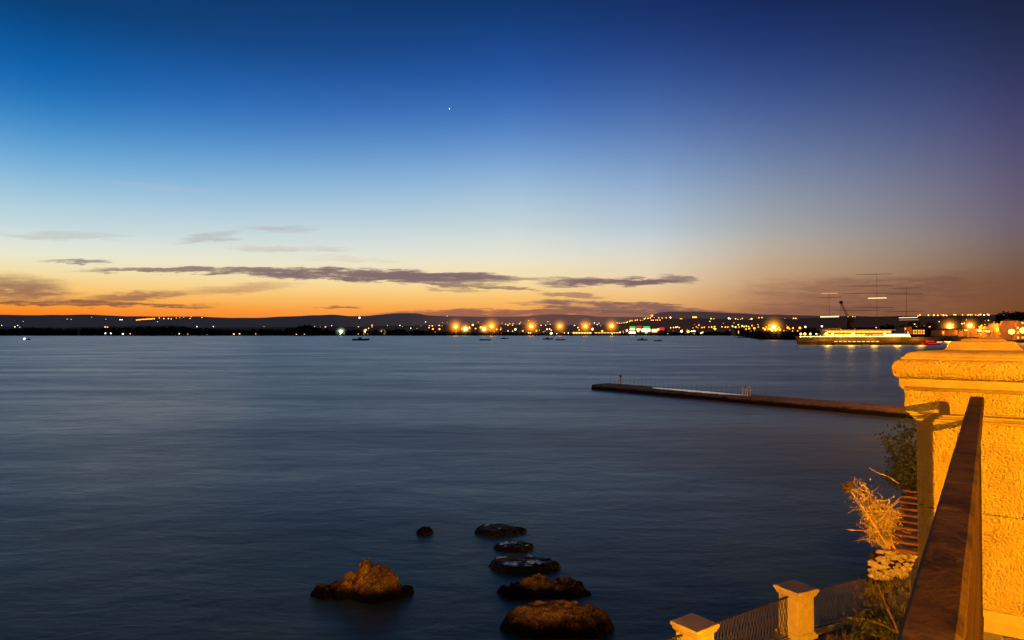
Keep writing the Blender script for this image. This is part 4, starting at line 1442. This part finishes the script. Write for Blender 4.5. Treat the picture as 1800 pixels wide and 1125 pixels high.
def dens(g, k=4):
    out = []
    for a, b_ in zip(g, g[1:]):
        for i in range(k):
            t_ = i / k
            row = [p + (q - p) * t_ for p, q in zip(a, b_)]
            for j in range(2, len(row)):
                row[j] = row[j] + Vector((0, 0, .05 * fbm(row[j].x * 2.7, row[j].y * 2.7, 5.0, 4)))
            out.append(row)
    out.append(g[-1])
    return out


setting(MB().grid(dens(g)).build('ground', M['earth'], smooth=True))


def fence_pillar(x, y, rz, label, ztop):
    t = thing('fence_pillar', (x, y, FZ), label, 'pillar', 'stone pillars of the lower fence')

    def sq(h, z):
        return [Vector((x + (a * cos(rz) - b_ * sin(rz)) * h, y + (a * sin(rz) + b_ * cos(rz)) * h, z)) for a, b_ in ((-1, -1), (1, -1), (1, 1), (-1, 1))]
    e = EYE
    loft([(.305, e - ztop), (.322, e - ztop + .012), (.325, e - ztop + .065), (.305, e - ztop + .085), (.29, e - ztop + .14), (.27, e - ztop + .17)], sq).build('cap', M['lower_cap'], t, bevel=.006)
    loft([(.25, e - ztop + .1705), (.25, e - FZ - .20)], sq).build('shaft', M['stone_trim'], t, bevel=.008)
    loft([(.26, e - FZ - .1995), (.305, e - FZ - .14), (.315, e - FZ + .1)], sq).build('plinth', M['stone_trim'], t, bevel=.006)
    return t


P1, P2 = Vector((3.44, 12.95, 0)), Vector((6.10, 14.75, 0))
fence_pillar(P1.x, P1.y, radians(36), 'lower stone pillar cut by the bottom edge of the photo', 2.52)
fence_pillar(P2.x, P2.y, radians(27), 'lower stone pillar standing whole between two iron fence panels', 2.52)


def iron_fence(a, b_, label, nb):
    t = thing('iron_fence', (a.x, a.y, FZ), label, 'fence', 'iron fence panels by the lower walk')
    zb, zt = FZ + .14, 2.36
    kb = MB().bar((a.x, a.y, FZ + .02), (b_.x, b_.y, FZ + .02), .34, .16).build('base_kerb', M['stone_trim'], t, bevel=.01)
    MB().bar((a.x, a.y, zt), (b_.x, b_.y, zt), .05, .022).build('top_rail', M['dark_iron'], t)
    MB().bar((a.x, a.y, zb), (b_.x, b_.y, zb), .04, .016).build('bottom_rail', M['dark_iron'], t)
    d = (b_ - a).normalized()
    first = None
    Lf = (b_ - a).length
    for i in range(nb):
        if first is None:
            mb = MB()
            for sg in (-1, 1):
                pts = []
                for k_ in range(15):
                    s = k_ / 14
                    pts.append(d * sg * .034 * sin(s * pi * 3) + Vector((0, 0, zb - FZ + (zt - zb) * s)))
                mb.tube(pts, .0075, 5)
            o = first = mb.build('baluster', M['dark_iron'], None)
        else:
            o = first.copy()
            COL.objects.link(o)
        o.parent = t
        o.location = d * (Lf * (i + .5) / nb)
    return t


d12 = (P2 - P1).normalized()
E3 = Vector((8.0, 15.6, 0))
d23 = (E3 - P2).normalized()
F0 = Vector((1.0, 11.4, 0))
d01 = (P1 - F0).normalized()
iron_fence(P1 + d12 * .30, P2 - d12 * .30, 'wavy iron fence panel between the two lower pillars', 26)
iron_fence(P2 + d23 * .30, E3, 'short wavy iron fence panel ending at the dark bank', 17)
iron_fence(F0, P1 - d01 * .34, 'iron fence panel left of the lower pillar at the bottom edge', 22)

# boardwalk of red brown timber climbing beside the wall
bwa, bwb = at(1553, 966, 17.4), at(1589, 856, 20.2)
dirb = (bwb - bwa)
acr = Vector((CU, -SU, 0))
acr = Vector((dirb.y, -dirb.x, 0)).normalized()
bw = thing('boardwalk', bwa, 'red brown timber boardwalk with dark gaps beside the bank', 'boardwalk')
NB = 10
for i in range(NB):
    c0 = bwa + dirb * ((i + .5) / NB) + acr * .95
    L_ = dirb.length / NB
    mb = MB()
    mb.bar(c0 - acr * .95 + Vector((0, 0, rr.uniform(-.01, .01))), c0 + acr * .95, L_ * .80, .06)
    mb.build('board', M['old_wood'], bw, bevel=.008)
for s in (.15, 1.75):
    MB().bar(bwa + acr * s - Vector((0, 0, .12)), bwb + acr * s - Vector((0, 0, .12)), .1, .14).build('bearer', M['old_wood'], bw)

# pale rubble stones on the bank below the boardwalk
rs = random.Random(5)
STN = []
for i in range(400):
    px = rs.uniform(1532, 1608)
    py = rs.uniform(968, 1018)
    if px < 1545 and py < 990:
        continue
    t_ = (1018 - py) / 50
    if any((px - a_[0]) ** 2 + ((py - a_[1]) * 1.5) ** 2 < 84 for a_ in STN):
        continue
    STN.append((px, py, 16.6 + t_ * .8, rs.uniform(.06, .115)))
for i, (px, py, yy, r) in enumerate(STN):
    q = at(px, py, yy)
    mb = MB()
    vs, fs = ICO[2]
    out_ = []
    ax_ = (rs.uniform(.9, 1.5), rs.uniform(.8, 1.1), rs.uniform(.5, .75))
    an = rs.uniform(0, 3.1)
    for v in vs:
        kk = r * (1 + .75 * mnoise.noise(Vector(v) * 1.7 + Vector((i * 3.1, 0, 0))))
        x, y, z = v[0] * ax_[0], v[1] * ax_[1], v[2] * ax_[2]
        out_.append((q.x + (x * cos(an) - y * sin(an)) * kk, q.y + (x * sin(an) + y * cos(an)) * kk, q.z + z * kk))
    mb.add(out_, fs)
    tag(mb.build('stone', M['rubble'], smooth=False), 'pale lit rubble stone heaped on the bank below the boardwalk', 'stone', 'rubble stones below the boardwalk')
# mound that carries the stones
rows = []
for j in range(9):
    r = []
    for i in range(15):
        px = 1522 + i * 7
        py = 1030 - j * 8.5
        q = at(px, py, 16.6 + j * .13)
        q.z -= .16 + .06 * fbm(px * .1, py * .1) + (.35 if i in (0,) else 0) + (.25 if j == 0 else 0)
        r.append(q)
    rows.append(r)
setting(MB().grid(rows).build('bank_terrain', M['dark_earth'], smooth=True))

# ------------------------------------------------------------------ shrubs and dry stalks


def shrub(name, base, tips, leafmat, stemmat, label, nleaf, leaf, spread, seed, sub=5, cat='shrub', stem_r=.014):
    rnd = random.Random(seed)
    t = thing(name, base, label, cat)
    ms, mf = MB(), MB()

    def leaf_at(p, s):
        d1 = Vector((rnd.gauss(0, 1), rnd.gauss(0, 1), rnd.gauss(.3, 1))).normalized()
        d2 = d1.cross(Vector((rnd.gauss(0, 1), rnd.gauss(0, 1), rnd.gauss(0, 1)))).normalized()
        mf.add([p, p + d1 * s * .5 + d2 * s * .22, p + d1 * s, p + d1 * s * .5 - d2 * s * .22], [(0, 1, 2, 3)])
    for tp in tips:
        tp = Vector(tp)
        b0 = Vector(base) + Vector((rnd.uniform(-.15, .15), rnd.uniform(-.15, .15), 0))
        mid = (b0 + tp) / 2 + Vector((rnd.uniform(-.15, .15), rnd.uniform(-.2, .2), rnd.uniform(.0, .25)))
        pts = []
        for k_ in range(9):
            s = k_ / 8
            pts.append(b0 * (1 - s) ** 2 + mid * 2 * s * (1 - s) + tp * s * s + Vector((rnd.gauss(0, .018), rnd.gauss(0, .018), rnd.gauss(0, .018))))
        ms.tube(pts, [stem_r * (1 - .8 * k_ / 8) for k_ in range(9)], 5)
        for _ in range(sub):
            k_ = rnd.randint(3, 7)
            d = Vector((rnd.gauss(0, 1), rnd.gauss(0, 1), rnd.gauss(.4, .8))).normalized()
            l = rnd.uniform(.15, .5)
            e0 = pts[k_]
            e1 = e0 + d * l * .5 + Vector((rnd.gauss(0, .03), rnd.gauss(0, .03), .03))
            e2 = e0 + d * l + Vector((rnd.gauss(0, .05), rnd.gauss(0, .05), 0))
            ms.tube([e0, e1, e2], [stem_r * .45, stem_r * .35, stem_r * .15], 4)
            for _ in range(nleaf):
                s = rnd.random()
                leaf_at(e0 + (e2 - e0) * s + Vector((rnd.gauss(0, spread), rnd.gauss(0, spread), rnd.gauss(0, spread))), leaf * rnd.uniform(.5, 1.3))
        for _ in range(nleaf * 2):
            k_ = rnd.randint(3, 8)
            leaf_at(pts[k_] + Vector((rnd.gauss(0, spread), rnd.gauss(0, spread), rnd.gauss(0, spread))), leaf * rnd.uniform(.5, 1.3))
    ms.build('stem', stemmat, t)
    mf.build('foliage', leafmat, t, fix=False)
    return t


def tipsof(lst, y):
    return [at(px, py, y + random.uniform(-.5, .5)) for px, py in lst]


b0 = at(1560, 962, 17.0)
shrub('dry_shrub', b0, tipsof([(1499, 846), (1507, 858), (1514, 843), (1523, 880), (1516, 862), (1530, 874), (1545, 866), (1556, 885), (1520, 905), (1528, 930), (1535, 946), (1550, 920), (1558, 905), (1566, 884), (1545, 940), (1552, 932), (1525, 940), (1540, 900), (1500, 870), (1512, 895), (1530, 900), (1522, 915)], 16.8),
      M['dry_leaf'], M['dry_stem'], 'tangled dry yellow shrub lit brightly beside the boardwalk', 6, .08, .05, 21, 13, stem_r=.022)
b0 = at(1618, 880, 21.2)
shrub('green_shrub', b0, tipsof([(1560, 770), (1572, 758), (1588, 750), (1600, 740), (1565, 800), (1575, 815), (1585, 790), (1598, 775), (1606, 800), (1560, 832), (1572, 838), (1590, 830), (1602, 846), (1580, 770), (1595, 810)], 21.0),
      M['green_leaf'], M['bark'], 'dark green shrub half in shadow behind the pillar', 20, .13, .11, 22, 8)
b0 = at(1535, 1120, 14.0)
shrub('low_shrub', b0, tipsof([(1505, 1098), (1515, 1085), (1530, 1078), (1545, 1082), (1560, 1092), (1568, 1105), (1520, 1095), (1550, 1098), (1535, 1090)], 14.0),
      M['green_leaf'], M['bark'], 'low dark shrub at the bottom edge beside the handrail', 14, .10, .05, 23, 6)


def stalk(pts, label, head, rad, Yd):
    p = [at(px, py, Yd + i * .05) for i, (px, py) in enumerate(pts)]
    t = thing('dry_stalk', p[0], label, 'plant')
    MB().tube(p, [rad * (1 - .6 * i / (len(p) - 1)) for i in range(len(p))], 6).build('stem', M['dim_stem'] if rad > .0125 and Yd < 13 else M['dry_stem'], t)
    if head:
        mb = MB()
        rnd = random.Random(int(pts[0][0]))
        for _ in range(70):
            d = Vector((rnd.gauss(0, 1), rnd.gauss(0, 1), rnd.gauss(0, 1))).normalized() * head * rnd.uniform(.3, 1)
            mb.ico(p[-1] + d, head * .28, 1, 0, .3)
        mb.build('seed_head', M['seed_head'], t)
    return t


stalk([(1560, 960), (1535, 920), (1512, 885), (1490, 856)], 'thin dry stalk with a round brown head over the water', .13, .018, 15.5)
stalk([(1560, 905), (1530, 880), (1500, 862), (1478, 850)], 'bent pale twig reaching out over the dark water', 0, .016, 16.8)
stalk([(1580, 850), (1562, 838), (1540, 830), (1528, 822)], 'thin pale twig curling above the dry shrub', 0, .014, 17)
stalk([(1548, 915), (1565, 890), (1585, 872)], 'straight pale twig crossing the dry shrub', 0, .016, 16.4)
stalk([(1582, 1120), (1572, 1095), (1560, 1070), (1548, 1040), (1538, 1020)], 'tall dry stalk rising beside the handrail', 0, .018, 12.5)
stalk([(1580, 1112), (1550, 1098), (1520, 1088), (1500, 1086)], 'dry stalk lying low towards the iron fence', 0, .014, 12.6)

# tufts of ground cover on the bank
mb = MB()
rg = random.Random(9)
for i in range(700):
    px, py = rg.uniform(1440, 1600), rg.uniform(1020, 1125)
    if px < 1500 and py < 1085:
        continue
    yy = 15.6 - (py - 1020) * .025
    q = at(px, py, yy)
    u_, v_ = q.x * SU + q.y * CU, q.x * CU - q.y * SU
    q.z = max(1.38, min(q.z, 1.45 + max(0, u_ - 14) * .25))
    for _ in range(4):
        h = rg.uniform(.06, .2)
        d = Vector((rg.gauss(0, .4), rg.gauss(0, .4), 1)).normalized() * h
        s = Vector((rg.gauss(0, 1), rg.gauss(0, 1), 0)).normalized() * .012
        mb.add([q - s, q + s, q + d], [(0, 1, 2)])
setting(mb.build('grass', M['dull_grass'], fix=False), 'stuff')

# ------------------------------------------------------------------ lamps and added fill lights


def lamp(name, loc, power, col, r=.12):
    l = bpy.data.lights.new(name, 'POINT')
    l.energy = power
    l.color = col
    l.shadow_soft_size = r
    o = bpy.data.objects.new(name, l)
    o.location = loc
    COL.objects.link(o)
    return o


SOD = (1, .345, .004)
lamp('promenade_and_fill_lamp', uv(.0, 8.2, EYE + 1.8), 13500, SOD, .07)
lamp('low_fill_light', uv(2.6, 4.0, FLOOR + .80), 480, (1, .52, .004), .15)  # added low light without a fixture, brightens the pillar's lower face
lamp('promenade_and_fill_lamp', uv(-15.0, -.9, EYE + 1.0), 3000, SOD, .2)  # added fill light behind the camera, lifts the pillar's shadows
for px_ in (1440, 1480, 1520, 1560, 1600):
    lamp('hull_fill_light', (SX(px_), Ys - 10.5, 5.0), 2300, (1, .48, .05), 1.6)  # unseen lights added off the ship's side to brighten the hull
for px_, Y_, e_ in ((1668, 540, 22000), (1708, 512, 22000), (1745, 490, 10000), (1774, 464, 20000)):
    q = at(px_, 574, Y_)
    lamp('street_lamp_light', q, e_, (1, .27, .01), .5)

lamp('wall_lamp', uv(7.6, -.75, 2.7), 4600, (1, .38, .012), .12)
l = bpy.data.lights.new('shrub_fill_spot', 'SPOT')  # added spot hidden behind the pillar, brightens shrub and stones
l.energy = 4900
l.color = (1, .37, .006)
l.shadow_soft_size = .10
l.spot_size = radians(46)
l.spot_blend = .5
o = bpy.data.objects.new('shrub_fill_spot', l)
o.location = uv(11.5, -.8, 6.0)
o.rotation_euler = (Vector((9.6, 17.6, 3.4)) - o.location).to_track_quat('-Z', 'Y').to_euler()
COL.objects.link(o)
lamp('shore_lamp_light', (43, 49, 7), 24000, SOD, .3)
# street lamp far behind the camera, over the sea wall: reaches the rocks
l = bpy.data.lights.new('street_lamp_light', 'SPOT')
l.energy = 6200
l.color = SOD
l.shadow_soft_size = .2
l.spot_size = radians(26)
l.spot_blend = .5
o = bpy.data.objects.new('street_lamp_light', l)
o.location = uv(-16, -1.2, EYE + 6)
tgt = Vector((-.3, 20, 0))
o.rotation_euler = (tgt - o.location).to_track_quat('-Z', 'Y').to_euler()
COL.objects.link(o)
# last glow of the set sun
sl = bpy.data.lights.new('sun', 'SUN')
sl.energy = .04
sl.angle = radians(20)
sl.color = (1, .6, .35)
o = bpy.data.objects.new('sun', sl)
o.rotation_euler = (radians(89), 0, radians(30 + 180))
COL.objects.link(o)

# ------------------------------------------------------------------ render settings
scene.render.engine = 'CYCLES'
scene.view_settings.view_transform = 'Standard'
scene.view_settings.look = 'None'
scene.view_settings.exposure = 0
scene.view_settings.gamma = 1
scene.cycles.use_denoising = True
scene.cycles.max_bounces = 6
scene.cycles.volume_bounces = 0
scene.cycles.sample_clamp_indirect = 4.0
scene.cycles.use_light_tree = True
